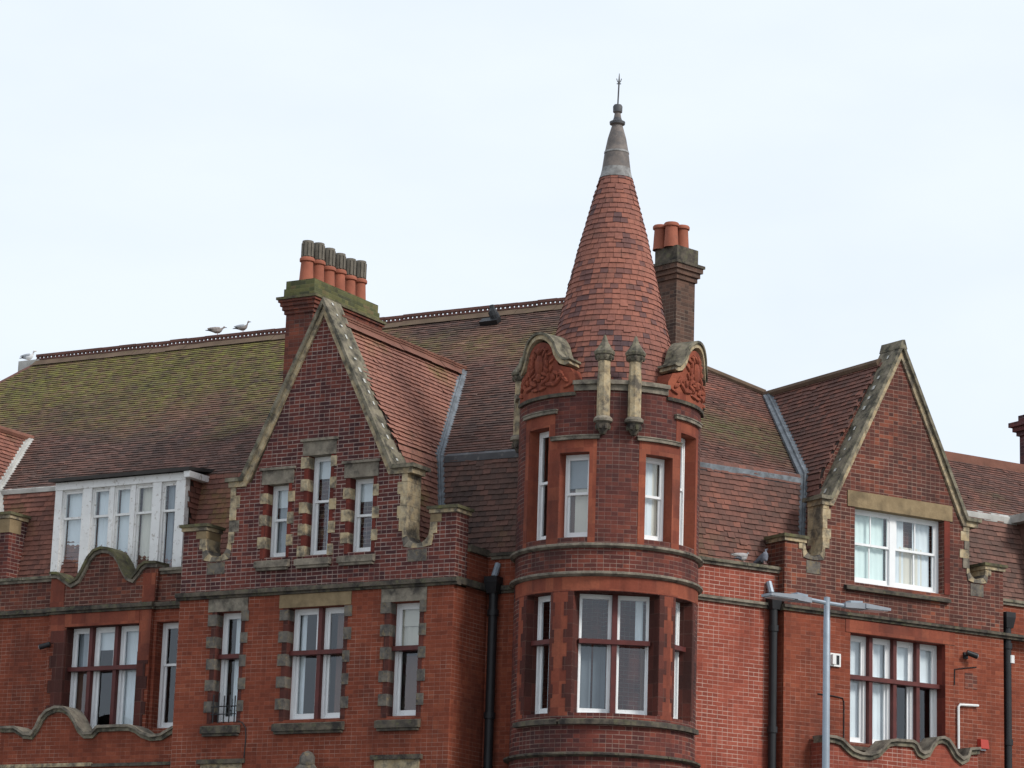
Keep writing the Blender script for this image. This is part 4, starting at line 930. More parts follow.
# upper window: modern white double sash under an ochre lintel
lt = [(5.39, 6.41), (6.41, 7.52)]
o = window(B, RT, GR-0.16, HU2[0], HU2[1], HU2[2], HU2[3], lt, 'sash', 10.83, fw=0.07, st=0.05, bars=1,
           cur=[(0, 0, 0.93, 0, 1, 'net_green'), (1, 0.0, 0.30, 0, 1, 'net'), (1, 0.52, 0.93, 0.0, 1, 'net'), (1, 0.2, 0.75, 0.0, 0.6, 'net_warm')])
stone_lintel(o, RT, GR, 5.21, 7.72, 11.50, 11.80, 'stone_ochre', False, 0.02)
mb = MB(); mb.sill(RT, 5.14, 7.62, GR-0.2, GR+0.10, 9.93, 10.09, 0.10); mb.obj('sill', 'stone_dark', o)
mb = MB(); mb.box(RT, 7.525, 7.66, GR-0.30, GR+0.012, 10.09, 11.50); mb.obj('surround', 'redblock', o)
# lower window: four lights, oxblood mullions and transom
lt = [(5.30, 5.86), (5.94, 6.43), (6.51, 6.98), (7.06, 7.55)]
o = window(B, RT, GR-0.25, HL2[0], HL2[1], HL2[2], HL2[3], lt, 'transom', 8.36, stone_mull=True, mproj=0.1, fw=0.06,
           cur=[(0, 0, 1, 0, 1, 'net'), (1, 0, 1, 0, 1, 'net'), (2, 0, 1, 0.62, 1, 'net', 'blind'), (3, 0, 1, 0.62, 1, 'net', 'blind'), (2, 0, 0.15, 0, 0.6, 'drape')])
mb = MB(); mb.box(RT, 5.18, 7.78, GR-0.1, GR+0.014, 9.15, 9.39); mb.obj('lintel', 'terracotta', o)
mb = MB(); mb.sill(RT, 5.22, 7.62, GR-0.24, GR+0.07, 7.0, 7.14, 0.08); mb.obj('sill', 'stone_dark', o)
# far right wall
mb = MB(); mb.wall(RT, 0.0, [(8.9, 0.1), (16, 0.1), (16, 10.09), (8.9, 10.09)]); mb.obj('wall', 'brick_low', B)
parapet_cap(RT, 0.0, 9.0, 16, 10.09, 'stone_lichen')
o = downpipe(RT, 9.14, 0.13, 0.1, 9.62, 0.075)
# balcony parapet under the right window
ba2 = [(4.40, 7.17), (4.62, 7.165), (4.78, 7.13), (4.90, 7.04), (5.04, 6.955), (5.22, 6.915), (5.42, 6.92), (5.60, 6.98), (5.72, 7.09), (5.84, 7.195), (6.00, 7.225), (6.40, 7.235), (6.50, 7.19), (6.58, 7.07), (6.66, 7.04), (6.76, 7.08), (6.86, 7.23), (6.97, 7.335), (7.12, 7.365), (7.26, 7.32), (7.36, 7.21), (7.46, 7.08), (7.58, 7.01), (7.67, 7.05), (7.74, 7.20), (7.99, 7.23)]
mb = MB(); mb.wall(RT, 0.60, [(4.40, 0.1), (7.99, 0.1)] + [(a, b-0.1) for a, b in ba2][::-1], thick=0.39, back=True)
mb.face([RT.P(4.4, 0.4, 6.9), RT.P(7.99, 0.4, 6.9), RT.P(7.99, 0.2, 6.9), RT.P(4.4, 0.2, 6.9)]); bo = mb.obj('balcony_parapet', 'brick_right', B)
mb = MB(); mb.ribbon(RT, ba2, 0.05, 0.26, 0.69, 0); mb.ribbon(RT, [(a, b-0.05) for a, b in ba2], 0.08, 0.29, 0.645, 1); mb.obj('coping', ['stone', 'stone_lichen'], bo)

# ================================================================== the turret
RW = 1.62
def cylwall(name, z0, z1, holes, mat, mir, p_a=-150, p_b=165, r=RW, rev=0.34):
    ph = sorted(set([p_a, p_b] + [x for h in holes for x in h[:2]])); zz = sorted(set([z0, z1] + [x for h in holes for x in h[2:4]]))
    P = []
    for a, b in zip(ph, ph[1:]):
        k = max(1, int(math.ceil((b-a)/3.0))); P += [a+(b-a)*i/k for i in range(k)]
    P.append(ph[-1]); mb = MB()
    ins = lambda p, z: any(h[0] < p < h[1] and h[2] < z < h[3] for h in holes)
    for a, b in zip(P, P[1:]):
        for c, e in zip(zz, zz[1:]):
            if ins((a+b)/2, (c+e)/2): continue
            mb.face([CY(a, r, c), CY(b, r, c), CY(b, r, e), CY(a, r, e)], uv=[(R(a)*r, c), (R(b)*r, c), (R(b)*r, e), (R(a)*r, e)])
    for p0, p1, c, e in holes:
        for p, fl in ((p0, 0), (p1, 1)):
            q = [CY(p, r, c), CY(p, r-rev, c), CY(p, r-rev, e), CY(p, r, e)]; mb.face(q, uv=[(0, c), (rev, c), (rev, e), (0, e)], mi=1)
        k = 6
        for i in range(k):
            a, b = p0+(p1-p0)*i/k, p0+(p1-p0)*(i+1)/k
            mb.face([CY(a, r, e), CY(b, r, e), CY(b, r-rev, e), CY(a, r-rev, e)], mi=1); mb.face([CY(a, r, c), CY(b, r, c), CY(b, r-rev, c), CY(a, r-rev, c)], mi=1)
    return mb.obj(name, [mat, mir], B)
CU, CL = 3.4, 5.2
low_w = [(CL-27.0, CL+27.5, 7.10, 9.18), (-59.5, -37.8, 7.10, 9.18), (46.0, 66.5, 7.10, 9.18)]
upp_w = [(CU-27.5-9.8, CU-27.5+9.8, 10.12, 11.61), (CU+27.5-9.8, CU+27.5+9.8, 10.12, 11.61), (CU-56-9.8, CU-56+9.8, 10.12, 12.10), (CU+54.5-9.8, CU+54.5+9.8, 10.12, 12.10)]
tw0 = cylwall('turret_wall', 0.1, 9.44, low_w, 'brick_turret', 'darkblock')
tw1 = cylwall('turret_wall', 9.52, 9.94, [], 'brick_turret', 'terracotta')
tw2 = cylwall('turret_wall', 10.01, 12.78, upp_w, 'brick_smoked', 'terracotta')
def ring(name, z0, z1, r, mat, p0=-150, p1=165, parent=B):
    mb = MB(); k = 40; 
    for i in range(k):
        a, b = p0+(p1-p0)*i/k, p0+(p1-p0)*(i+1)/k; rr = r+random.uniform(-0.006, 0.006)
        zz = [(RW-0.06, z0), (RW+0.03, z0), (rr, z0+(z1-z0)*0.4), (rr, z1-0.012), (rr-0.03, z1), (RW-0.06, z1+0.015)]
        for (ra, za), (rb, zb) in zip(zz, zz[1:]): mb.face([CY(a, ra, za), CY(b, ra, za), CY(b, rb, zb), CY(a, rb, zb)])
    return mb.obj(name, mat, parent)
ring('string_course', 9.44, 9.52, RW+0.09, 'stone'); ring('string_course', 9.93, 10.01, RW+0.09, 'stone'); ring('string_course', 6.36, 6.43, RW+0.10, 'stone_dark')
# lower turret windows
def chord(c, hw, rr): return TF(c), rr*math.cos(R(hw)), rr*math.sin(R(hw))
for i, (p0, p1, z0, z1) in enumerate(low_w):
    c, hw = (p0+p1)/2, (p1-p0)/2; f, d, h = chord(c, hw, RW-(0.30 if i == 0 else 0.23))
    h += 0.012
    if i == 0: lt = [(-h, -0.045), (0.045, h)]; cu = [(0, 0.02, 0.42, 0, 0.62, 'slate'), (0, 0.5, 0.98, 0, 0.62, 'slate'), (1, 0.62, 0.92, 0.6, 1, 'net'), (1, 0.85, 1, 0, 0.6, 'drape_brown')]
    else: lt = [(-h, h)]; cu = [(0, 0.30 if i == 1 else 0.0, 1 if i == 1 else 0.8, 0, 1, 'net')]
    o = window(B, f, d, -h, h, z0+0.01, z1, lt, 'transom', 8.36, stone_mull=(i == 0), mproj=0.10, fw=0.032 if i == 0 else 0.05, st=0.035 if i == 0 else 0.05, cur=cu)
    mb = MB(); mb.cylpatch(p0-6.5 if i == 0 else p0-8, p1+6.5 if i == 0 else p1+8, 6.90, 6.98, RW+0.09, RW-0.1)
    k = 8
    q0, q1 = (p0-6, p1+6) if i == 0 else (p0-7, p1+7)
    for j in range(k):
        a, b = q0+(q1-q0)*j/k, q0+(q1-q0)*(j+1)/k
        mb.face([CY(a, RW+0.085, 6.98), CY(b, RW+0.085, 6.98), CY(b, RW-0.3, 7.105), CY(a, RW-0.3, 7.105)])
    mb.obj('sill', 'stone_dark', o)
    for e, sg in ((p0, -1), (p1, 1)):
      mb = MB(); z = 7.12; j = 0
      while z < 9.1:
        t = min(z+0.235, 9.18); wd = 6.2 if j % 2 else 3.6
        if True:
            a, b = sorted((e+sg*0.15, e+sg*(wd if not (i == 1 and sg > 0) and not (i == 2 and sg < 0) else wd*0.55)))
            mb.cylpatch(a, b, z, t, RW+0.008, RW-0.06, mi=0)
        z = t; j += 1
      mb.obj('surround', 'darkblock', o)
mb = MB()
for a, b in ((-70, -61.0), (-36.5, -24.0), (34.8, 44.5)):
    mb.cylpatch(a, b, 7.05, 9.17, RW+0.004, RW-0.05)
mb.cylpatch(-80, 84, 9.19, 9.43, RW+0.006, RW-0.05); mb.obj('rubbed_brick_trim', 'terracotta', tw0)
# upper turret windows
for i, (p0, p1, z0, z1) in enumerate(upp_w):
    c, hw = (p0+p1)/2, (p1-p0)/2; f, d, h = chord(c, hw, RW-0.20); h += 0.012
    cu = [[(0, 0, 1, 0.62, 1, 'drape', 'blind'), (0, 0.0, 0.25, 0, 0.6, 'drape_brown'), (0, 0.25, 1.0, 0, 0.62, 'net_warm')], [(0, 0, 0.72, 0, 1, 'net'), (0, 0.7, 1, 0, 1, 'net_warm')], [(0, 0.3, 1, 0, 0.6, 'drape_brown')], [(0, 0.0, 0.7, 0, 1, 'net')]][i]
    o = window(B, f, d, -h, h, z0+0.005, z1, None, 'sash', 10.90 if i < 2 else 11.16, fw=0.05, st=0.045, cur=cu)
    mb = MB(); mb.cylpatch(p0-4.6, p0-0.1, 10.02, z1+0.22, RW+0.007, RW-0.05); mb.cylpatch(p1+0.1, p1+4.6, 10.02, z1+0.22, RW+0.007, RW-0.05)
    mb.cylpatch(p0-0.1, p1+0.1, z1+0.004, z1+0.22, RW+0.007, RW-0.05); mb.obj('surround', 'terracotta', o)
    mb = MB(); hz = z1+0.225; mb.cylpatch(c-16, c+16, hz, hz+0.055, RW+0.06, RW-0.05); mb.cylpatch(c-16.5, c+16.5, hz+0.055, hz+0.075, RW+0.075, RW-0.05)
    mb.obj('hood_mould', 'stone', o)
# cornice between the gablets and the ledge under them
for a, b in ((-25, 35.5), (92, 165), (-150, -80)):
    mb = MB(); mb.cylpatch(a, b, 12.70, 12.80, RW+0.035, RW-0.2); mb.cylpatch(a, b, 12.802, 12.875, RW+0.09, RW-0.3); mb.obj('cornice', 'stone', tw2)
for c in (-52.0, 63.0):
    mb = MB(); mb.cylpatch(c-28, c+28, 12.62, 12.68, RW+0.05, RW-0.05); mb.obj('ledge', 'stone_dark', tw2)
# the two arched gablets with moulded terracotta
def gablet(c):
    rr = RW+0.03; mb = MB(); kf = 57.3/rr
    arc = []
    for j in range(0, 13):
        a = math.pi*(1-j/12); arc.append((0.42*math.cos(a), 13.24+0.42*math.sin(a)))
    outl = [(-0.80, 12.68), (-0.80, 12.95), (-0.70, 13.12), (-0.42, 13.20)] + arc[1:-1] + [(0.42, 13.20), (0.70, 13.12), (0.80, 12.95), (0.80, 12.68)]
    # front: vertical strips wrapped on the turret
    def top_at(x):
        for (x0, y0), (x1, y1) in zip(outl[1:-1], outl[2:]):
            if x0 <= x <= x1 and x1 > x0: return y0+(y1-y0)*(x-x0)/(x1-x0)
        return 12.95
    n = 32
    for i in range(n):
        a, b = -0.80+1.6*i/n, -0.80+1.6*(i+1)/n; za, zb = top_at(a), top_at(b)
        mb.face([CY(c+a*kf, rr, 12.68), CY(c+b*kf, rr, 12.68), CY(c+b*kf, rr, zb), CY(c+a*kf, rr, za)], uv=[(a, 12.68), (b, 12.68), (b, zb), (a, za)])
        mb.face([CY(c+a*kf, rr-0.45, 12.68), CY(c+a*kf, rr-0.45, za), CY(c+b*kf, rr-0.45, zb), CY(c+b*kf, rr-0.45, 12.68)])
        mb.face([CY(c+a*kf, rr, za), CY(c+b*kf, rr, zb), CY(c+b*kf, rr-0.45, zb), CY(c+a*kf, rr-0.45, za)])
    for x in (-0.8, 0.8): mb.face([CY(c+x*kf, rr, 12.68), CY(c+x*kf, rr-0.45, 12.68), CY(c+x*kf, rr-0.45, 12.95), CY(c+x*kf, rr, 12.95)])
    g = mb.obj('gablet', 'terracotta', B)
    # coping: round arch running out into flared feet
    pl = [(-0.78, 13.31), (-0.72, 13.29), (-0.65, 13.31), (-0.58, 13.37), (-0.52, 13.45)]
    for j in range(1, 12):
        a = math.pi*(0.86 - 0.72*j/12); pl.append((0.565*math.cos(a), 13.25+0.585*math.sin(a)))
    pl += [(0.52, 13.45), (0.58, 13.37), (0.65, 13.31), (0.72, 13.29), (0.78, 13.31)]
    mb = MB()
    pl = [(x*0.90, z) for x, z in pl]
    def sweep(pl, th, r0, r1, mi):
        low = []
        for i in range(len(pl)):
            a, b = Vector(pl[max(i-1, 0)]), Vector(pl[min(i+1, len(pl)-1)]); e = b-a; nn = Vector((-e.y, e.x)).normalized(); low.append((pl[i][0]-nn.x*th, pl[i][1]-nn.y*th))
        pt = lambda q, r: CY(c+q[0]*kf, r, q[1])
        for i in range(len(pl)-1):
            a, b, d_, e = pl[i], pl[i+1], low[i+1], low[i]
            mb.face([pt(e, r1), pt(d_, r1), pt(b, r1), pt(a, r1)], mi=mi); mb.face([pt(a, r1), pt(b, r1), pt(b, r0), pt(a, r0)], mi=mi)
            mb.face([pt(e, r0), pt(d_, r0), pt(d_, r1), pt(e, r1)], mi=mi); mb.face([pt(b, r0), pt(d_, r0), pt(e, r0), pt(a, r0)], mi=mi)
        for i in (0, -1): mb.face([pt(pl[i], r1), pt(pl[i], r0), pt(low[i], r0), pt(low[i], r1)], mi=mi)
    sweep(pl, 0.045, rr-0.40, rr+0.085, 0)
    sweep([(x*0.95, z-0.046) for x, z in pl], 0.075, rr-0.36, rr+0.05, 1)
    mb.obj('coping', ['stone_lichen', 'stone_buff'], g)
    # relief: shield in a wreath with scrolls
    mb = MB(); f = TF(c)
    pt = lambda x, z, d=0.03: CY(c+x*kf, rr+d, z)
    RZ = Matrix.Rotation(R(c), 3, 'Z')
    def leaf(x, z, ln, wd, ang, th=0.035, d=0.012):
        q = f.P(0, 0, 0); p = pt(x, z, d); mb.ell(p, wd, th, ln, 6, 5, rot=Matrix.Rotation(R(c+x*kf), 3, 'Z') @ Matrix.Rotation(ang, 3, 'Y'))
    leaf(0, 13.24, 0.20, 0.10, 0, 0.06); leaf(0, 13.49, 0.07, 0.06, 0, 0.07); leaf(0, 13.02, 0.09, 0.07, 0, 0.06)
    for sg in (-1, 1):
        for k in range(7):                                            # wreath of leaves round the shield
            a = 0.35 + k*0.40; leaf(sg*0.20*math.sin(a), 13.25+0.27*math.cos(a), 0.085, 0.035, -sg*(a+1.9), 0.04)
        for k in range(6):
            a = 0.5 + k*0.45; leaf(sg*0.31*math.sin(a), 13.22+0.33*math.cos(a), 0.07, 0.028, -sg*(a+0.9), 0.03)
        for x, z, ln, w_, an in ((0.16, 12.93, 0.12, 0.05, 1.1), (0.30, 12.86, 0.13, 0.05, 1.7), (0.44, 12.90, 0.12, 0.045, 0.7), (0.52, 13.02, 0.10, 0.045, -0.3), (0.42, 13.05, 0.09, 0.04, -1.0), (0.60, 12.92, 0.09, 0.04, 2.3), (0.36, 12.98, 0.06, 0.045, 0.2), (0.10, 12.80, 0.10, 0.035, 1.4), (0.66, 12.80, 0.10, 0.035, 1.2)):
            leaf(sg*x, z, ln, w_, sg*an, 0.04)
        sp = []
        for j in range(16):
            a = j/15*1.7*math.pi; q = 0.085*(1-j/22); sp.append(pt(sg*(0.50+q*math.cos(a)), 12.97+q*math.sin(a), 0.03))
        mb.tube(sp, [0.024*(1-j/26) for j in range(16)], 5)
    mb.obj('relief', 'terracotta', g, smooth=True)
    return g
gablet(-52.0); gablet(63.0)
# stone pinnacles on corbels
def pinnacle(phi):
    p = CY(phi, RW+(0.09 if abs(phi) < 90 else 0.0), 0); x, y = p.x, p.y
    mb = MB(); mb.lathe(x, y, [(0.115, 12.20), (0.115, 12.96), (0.105, 12.97), (0.105, 13.21), (0.0, 13.21)], 8); s_ = mb.obj('pinnacle', 'stone_buff', B)
    mb = MB(); mb.lathe(x, y, [(0.0, 11.90), (0.045, 11.90), (0.09, 11.98), (0.12, 12.06), (0.125, 12.10), (0.0, 12.10)], 10, 0); mb.lathe(x, y, [(0.12, 12.101), (0.17, 12.12), (0.175, 12.16), (0.13, 12.21), (0.0, 12.215)], 10, 1)
    for k in range(6): mb.ell((x+0.1*math.cos(k*1.05), y+0.1*math.sin(k*1.05), 12.03), 0.04, 0.04, 0.06, 6, 4, 0)
    mb.obj('corbel', ['stone_dark', 'stone'], s_, smooth=True)
    mb = MB(); mb.lathe(x, y, [(0.10, 13.19), (0.13, 13.21), (0.155, 13.27), (0.15, 13.30), (0.175, 13.31), (0.185, 13.36), (0.12, 13.44), (0.06, 13.54), (0.02, 13.66), (0.0, 13.67)], 8)
    for k in range(8): mb.ell((x+0.14*math.cos(k*.785), y+0.14*math.sin(k*.785), 13.26), 0.035, 0.035, 0.05, 5, 4, 1)
    mb.obj('pinnacle_cap', ['stone_lichen', 'stone_dark'], s_)
for p in (-6.2, 12.0, -95.0, 112.0): pinnacle(p)
# the cone: ring upon ring of plain tiles
def cone_r(z):
    pr = [(12.80, 1.34), (13.0, 1.275), (13.25, 1.205), (13.6, 1.115), (14.0, 1.02), (14.75, 0.853), (15.82, 0.612), (17.09, 0.272)]
    for (z0, r0), (z1, r1) in zip(pr, pr[1:]):
        if z <= z1: return r0+(r1-r0)*(z-z0)/(z1-z0)
    return 0.27
mb = MB(); z = 12.82; row = 0
while z < 17.05:
    r0 = cone_r(z); dz = 0.104*math.cos(math.atan(0.24)); z1 = z+dz*1.08; r1 = cone_r(z1)
    n = max(10, int(round(2*math.pi*r0/0.14))); off = random.random()*360
    for j in range(n):
        a, b = off+360*j/n+0.12/r0, off+360*(j+1)/n-0.12/r0
        am = (a+b)/2 % 360
        am = am-360 if am > 180 else am
        if abs(am) > 140: continue
        h = 0.021+random.uniform(-.004, .007); k = random.uniform(-.005, .005); tn = random.random()
        wv = noise.noise(Vector((am*0.03, z*1.3, 9)))*0.012; h += wv
        if tn < 0.20 + max(0, 14.2-z)*0.22 and noise.noise(Vector((am*0.02, z*0.7, 4))) > -0.15: tn = -0.28
        else: tn = 0.30+0.62*tn
        if random.random() < 0.006: k -= 0.035; h += 0.015
        mb.face([CY(a, r0+h, z+k), CY(b, r0+h, z+k), CY(b, r1+0.006+wv, z1), CY(a, r1+0.006+wv, z1)], tint=tn)
        mb.face([CY(a, r0-0.004, z+k), CY(b, r0-0.004, z+k), CY(b, r0+h, z+k), CY(a, r0+h, z+k)], tint=0.0)
    z += dz; row += 1
cone = mb.obj('turret_roof', ['tile_cone'], B)
mb = MB(); mb.lathe(TX, TY, [(cone_r(q)-0.004, q) for q in (12.8, 13.0, 13.25, 13.6, 14.0, 14.75, 15.82, 17.06)], 40); mb.obj('roof_underlay', 'underlay', cone)
mb = MB(); mb.lathe(TX, TY, [(0.315, 17.02), (0.285, 17.10, 0), (0.26, 17.22, 1), (0.225, 17.50, 1), (0.232, 17.51, 0), (0.228, 17.545, 1), (0.215, 17.56, 1), (0.17, 17.80, 1), (0.105, 18.03, 1), (0.095, 18.055, 1), (0.14, 18.075, 2), (0.145, 18.12, 2), (0.09, 18.15, 2), (0.07, 18.2, 1), (0.055, 18.29, 1), (0.085, 18.31, 2), (0.088, 18.42, 2), (0.07, 18.45, 2), (0.0, 18.46, 2)], 16)
mb.obj('lead_cap', ['cap_lead', 'cap_dark', 'lead_dark'], cone, smooth=True)
mb = MB(); mb.tube([(TX, TY, 18.44), (TX+0.012, TY, 18.88)], 0.016, 6); mb.tube([(TX+0.012, TY, 18.86), (TX+0.014, TY, 19.06)], [0.022, 0.006], 6)
for sg in (-1, 1): mb.tube([(TX+0.012, TY, 18.87), (TX+0.012+sg*0.03, TY, 18.91), (TX+0.012+sg*0.045, TY, 18.96)], 0.008, 5)
mb.tube([(TX-0.03, TY, 18.86), (TX+0.05, TY, 18.86)], 0.01, 5)
mb.obj('finial', 'lead_dark', cone)

# ================================================================== chimneys
def pot(parent, x, y, z, h, r, cowl=0.0, mat='clay'):
    mb = MB(); mb.lathe(x, y, [(r*1.12, z), (r*1.05, z+0.06), (r*0.92, z+h*0.72), (r*0.9, z+h-0.09), (r*1.12, z+h-0.075), (r*1.14, z+h-0.03), (r*1.0, z+h), (r*0.7, z+h), (r*0.65, z+h-0.3)], 14, 0)
    if cowl:
        zc = z+h; rc = r*0.80; mb.lathe(x, y, [(rc, zc-0.02), (rc, zc+cowl), (rc*1.08, zc+cowl+0.005), (rc*1.05, zc+cowl+0.05), (rc*0.6, zc+cowl+0.06), (rc*0.5, zc+cowl-0.1)], 12, 1)
        for k in range(10):
            a = 2*math.pi*k/10; ca, sa = math.cos(a), math.sin(a); px, py = x+ca*rc, y+sa*rc
            u = Vector((-sa, ca, 0))*0.020; v_ = Vector((ca, sa, 0))*0.018; b = Vector((px, py, zc+0.02)); t = Vector((px, py, zc+cowl))
            mb.hexa([b-u, b+u, b+u+v_, b-u+v_, t-u, t+u, t+u+v_, t-u+v_], 1)
    return mb.obj('chimney_pot', ['clay', 'cowl'], parent, smooth=True)
# six-pot stack behind the left gable
mb = MB(); cs = -6.52
def stack(fr, mb, s0, s1, d0, d1, z0, z1, over, mats=(0, 0, 0)):
    mb.box(fr, s0, s1, d0, d1, z0, z1, 0); z = z1
    for k, (o_, h, m) in enumerate(over): mb.box(fr, s0-o_, s1+o_, d0-o_, d1+o_, z+0.001, z+h, m); z += h
    return z
zt = stack(L, mb, cs-0.32, cs+0.29, -1.86, 0.33, 11.5, 14.96, [(0.03, 0.075, 0), (0.06, 0.075, 0), (0.09, 0.075, 0), (0.12, 0.05, 0), (0.15, 0.05, 1), (0.045, 0.17, 2), (0.02, 0.16, 2)])
ch = mb.obj('chimney', ['brick_stack_red', 'stone_moss', 'brick_moss'], B)
for i in range(6):
    d = 0.18-i*0.368; p = L.P(cs, d, 0); pot(ch, p.x, p.y, zt-0.01, 0.48+0.03*(i % 2), 0.130, 0.28+0.02*((i*7) % 3))
# four-pot stack behind the turret
K45 = Fr((3.26, 56.0), R(43))
mb = MB(); zt = stack(K45, mb, -0.27, 0.27, -0.27, 0.27, 13.6, 16.72, [(0.035, 0.10, 0), (0.075, 0.10, 0), (0.115, 0.10, 0), (0.145, 0.06, 1), (0.04, 0.33, 2)])
ch = mb.obj('chimney', ['brick_stack_brown', 'stone_dark', 'stone_dark'], B)
for a, b in ((-1, 1), (1, 1), (1, -1), (-1, -1)):
    p = K45.P(a*0.155, b*0.155, 0); pot(ch, p.x-0.12, p.y, zt-0.01, 0.52, 0.14)

# ---- small fittings fixed to the walls
mb = MB(); cx_, cz_ = 4.93, 8.60
mb.box(RT, cx_-0.12, cx_+0.12, GR, GR+0.04, cz_-0.12, cz_+0.12, 0); mb.box(RT, cx_-0.085, cx_+0.085, GR+0.02, GR+0.043, cz_-0.085, cz_+0.085, 1)
mb.box(RT, cx_-0.11, cx_-0.03, GR+0.03, GR+0.10, cz_-0.09, cz_+0.09, 0)
mb.obj('wall_vent', ['plastic', 'black'], B)
mb = MB(); mb.tube([RT.P(7.83, GR+0.04, 7.2), RT.P(7.83, GR+0.04, 8.00), RT.P(7.87, GR+0.04, 8.04), RT.P(8.31, GR+0.04, 8.06), RT.P(8.31, GR-0.05, 8.06)], 0.025, 7)
mb.obj('waste_pipe', 'plastic', B, smooth=True)
def cable(fr, d, pts, name='cable'):
    mb = MB(); mb.tube([fr.P(a, d, z) for a, z in pts], 0.011, 5); return mb.obj(name, 'black', B)
cable(RT, GR+0.012, [(4.55, 7.95), (4.9, 7.94), (5.12, 7.92), (5.15, 7.85), (5.15, 7.15)])
cable(RT, GR+0.012, [(7.76, 8.40), (7.77, 8.70), (8.0, 8.74), (8.3, 8.79)])
cable(L, GL+0.012, [(-6.86, 7.15), (-6.76, 7.12), (-6.68, 7.02), (-6.66, 6.85), (-6.68, 6.47)])
mb = MB(); mb.box(RT, 8.02, 8.32, GR, GR+0.006, 8.36, 8.66); mb.obj('wall_patch', 'brick_gable', B)
mb = MB(); mb.tube([RT.P(9.2, 0.16, 8.95), RT.P(9.2, 0.16, 9.1)], 0.07, 8); mb.obj('bulkhead_light', 'plastic', B, smooth=True)

# ================================================================== things that stand on, hang on or stand before the building
def security(name, fr, s, d, z, sg, label, cat):
    e = empty(name, fr.P(s, d, z)); Ii = Matrix.Translation(-e.location)
    def p(o): o.parent = e; o.matrix_parent_inverse = Ii
    mb = MB(); mb.box(fr, s-0.05, s+0.05, d, d+0.03, z-0.06, z+0.06); p(mb.obj('bracket', 'black'))
    mb = MB(); mb.tube([fr.P(s, d+0.03, z), fr.P(s, d+0.12, z+0.01)], 0.02, 6); p(mb.obj('arm', 'black'))
    mb = MB(); mb.tube([fr.P(s-sg*0.06, d+0.12, z+0.045), fr.P(s+sg*0.13, d+0.20, z-0.02)], [0.05, 0.055], 10); p(mb.obj('camera_body', 'black', smooth=True))
    mb = MB(); mb.tube([fr.P(s+sg*0.125, d+0.198, z-0.019), fr.P(s+sg*0.142, d+0.208, z-0.023)], 0.038, 10); p(mb.obj('lens', 'lens'))
    return tag(e, label, cat)
security('security_camera', RT, 8.03, GR, 8.98, 1, 'black security camera on the red wall right of the four light window', 'camera')
security('security_camera', L, -11.92, 0.42, 8.80, -1, 'black security camera beside the three light window at far left', 'camera')
e = empty('alarm_box', RT.P(8.43, GR, 7.34)); Ii = Matrix.Translation(-e.location)
mb = MB(); a, z = 8.43, 7.34
mb.hexa([RT.P(a-.10, GR+.10, z-.08), RT.P(a+.10, GR+.10, z-.08), RT.P(a+.11, GR, z-.09), RT.P(a-.11, GR, z-.09), RT.P(a-.09, GR+.08, z+.09), RT.P(a+.09, GR+.08, z+.09), RT.P(a+.11, GR, z+.10), RT.P(a-.11, GR, z+.10)])
o = mb.obj('casing', 'alarm'); o.parent = e; o.matrix_parent_inverse = Ii
mb = MB(); mb.box(RT, a-.06, a+.06, GR-.01, GR+.05, z-.115, z-.088); o = mb.obj('strobe', 'lens'); o.parent = e; o.matrix_parent_inverse = Ii
tag(e, 'small red alarm box on the wall right of the wavy parapet', 'alarm box')

# --- birds
def bird(name, pos, ang, sc_, stations, mats, legs, label, cat, group, wing, tilt=0.0):
    """one continuous body swept from tail to beak, folded wings and legs as parts"""
    e = empty(name, pos); e.rotation_euler = (0, 0, ang)
    mb = MB(); n = 10; rings = []
    ct, s_t = math.cos(tilt), math.sin(tilt)
    def T(x, z): return x*ct - (z)*s_t, x*s_t + z*ct
    for (x, z, ry, rz, m) in stations:
        xx, zz = T(x, z); rings.append(([Vector((xx - math.sin(2*math.pi*j/n)*rz*s_t, math.cos(2*math.pi*j/n)*ry, zz + math.sin(2*math.pi*j/n)*rz*ct))*sc_ for j in range(n)], m))
    for (a, m), (b, _) in zip(rings, rings[1:]):
        for j in range(n):
            k = (j+1) % n; mb.face([a[j], a[k], b[k], b[j]], mi=m)
    mb.face(rings[0][0], mi=rings[0][1]); mb.face(rings[-1][0][::-1], mi=rings[-1][1])
    o = mb.obj('body', mats, smooth=True); o.parent = e
    for sg in (-1, 1):
        w_ = MB(); st = [(-0.27, 0.055, 0.012, 0.012), (-0.18, 0.06, 0.035, 0.03), (-0.05, 0.055, 0.05, 0.05), (0.07, 0.06, 0.045, 0.045), (0.10, 0.06, 0.01, 0.012)]
        pr = []
        for x, z, ry, rz in st:
            xx, zz = T(x, z); pr.append([Vector((xx, sg*(ry*0.55+0.03)+0.020*math.cos(2*math.pi*j/8), zz+0.02+rz*math.sin(2*math.pi*j/8)))*sc_ for j in range(8)])
        for a, b in zip(pr, pr[1:]):
            for j in range(8): k = (j+1) % 8; w_.face([a[j], a[k], b[k], b[j]])
        w_.face(pr[0]); w_.face(pr[-1][::-1]); q = w_.obj('wing', wing, smooth=True); q.parent = e
        g = MB(); x = 0.01; g.tube([Vector((x, sg*0.03, -0.01))*sc_, Vector((x+0.01, sg*0.03, -legs))*sc_], 0.007*sc_, 5); g.tube([Vector((x, sg*0.03, -legs+0.004))*sc_, Vector((x+0.05, sg*0.03, -legs+0.004))*sc_], [0.010*sc_, 0.004*sc_], 5)
        q = g.obj('leg', 'legs'); q.parent = e
    return tag(e, label, cat, group)
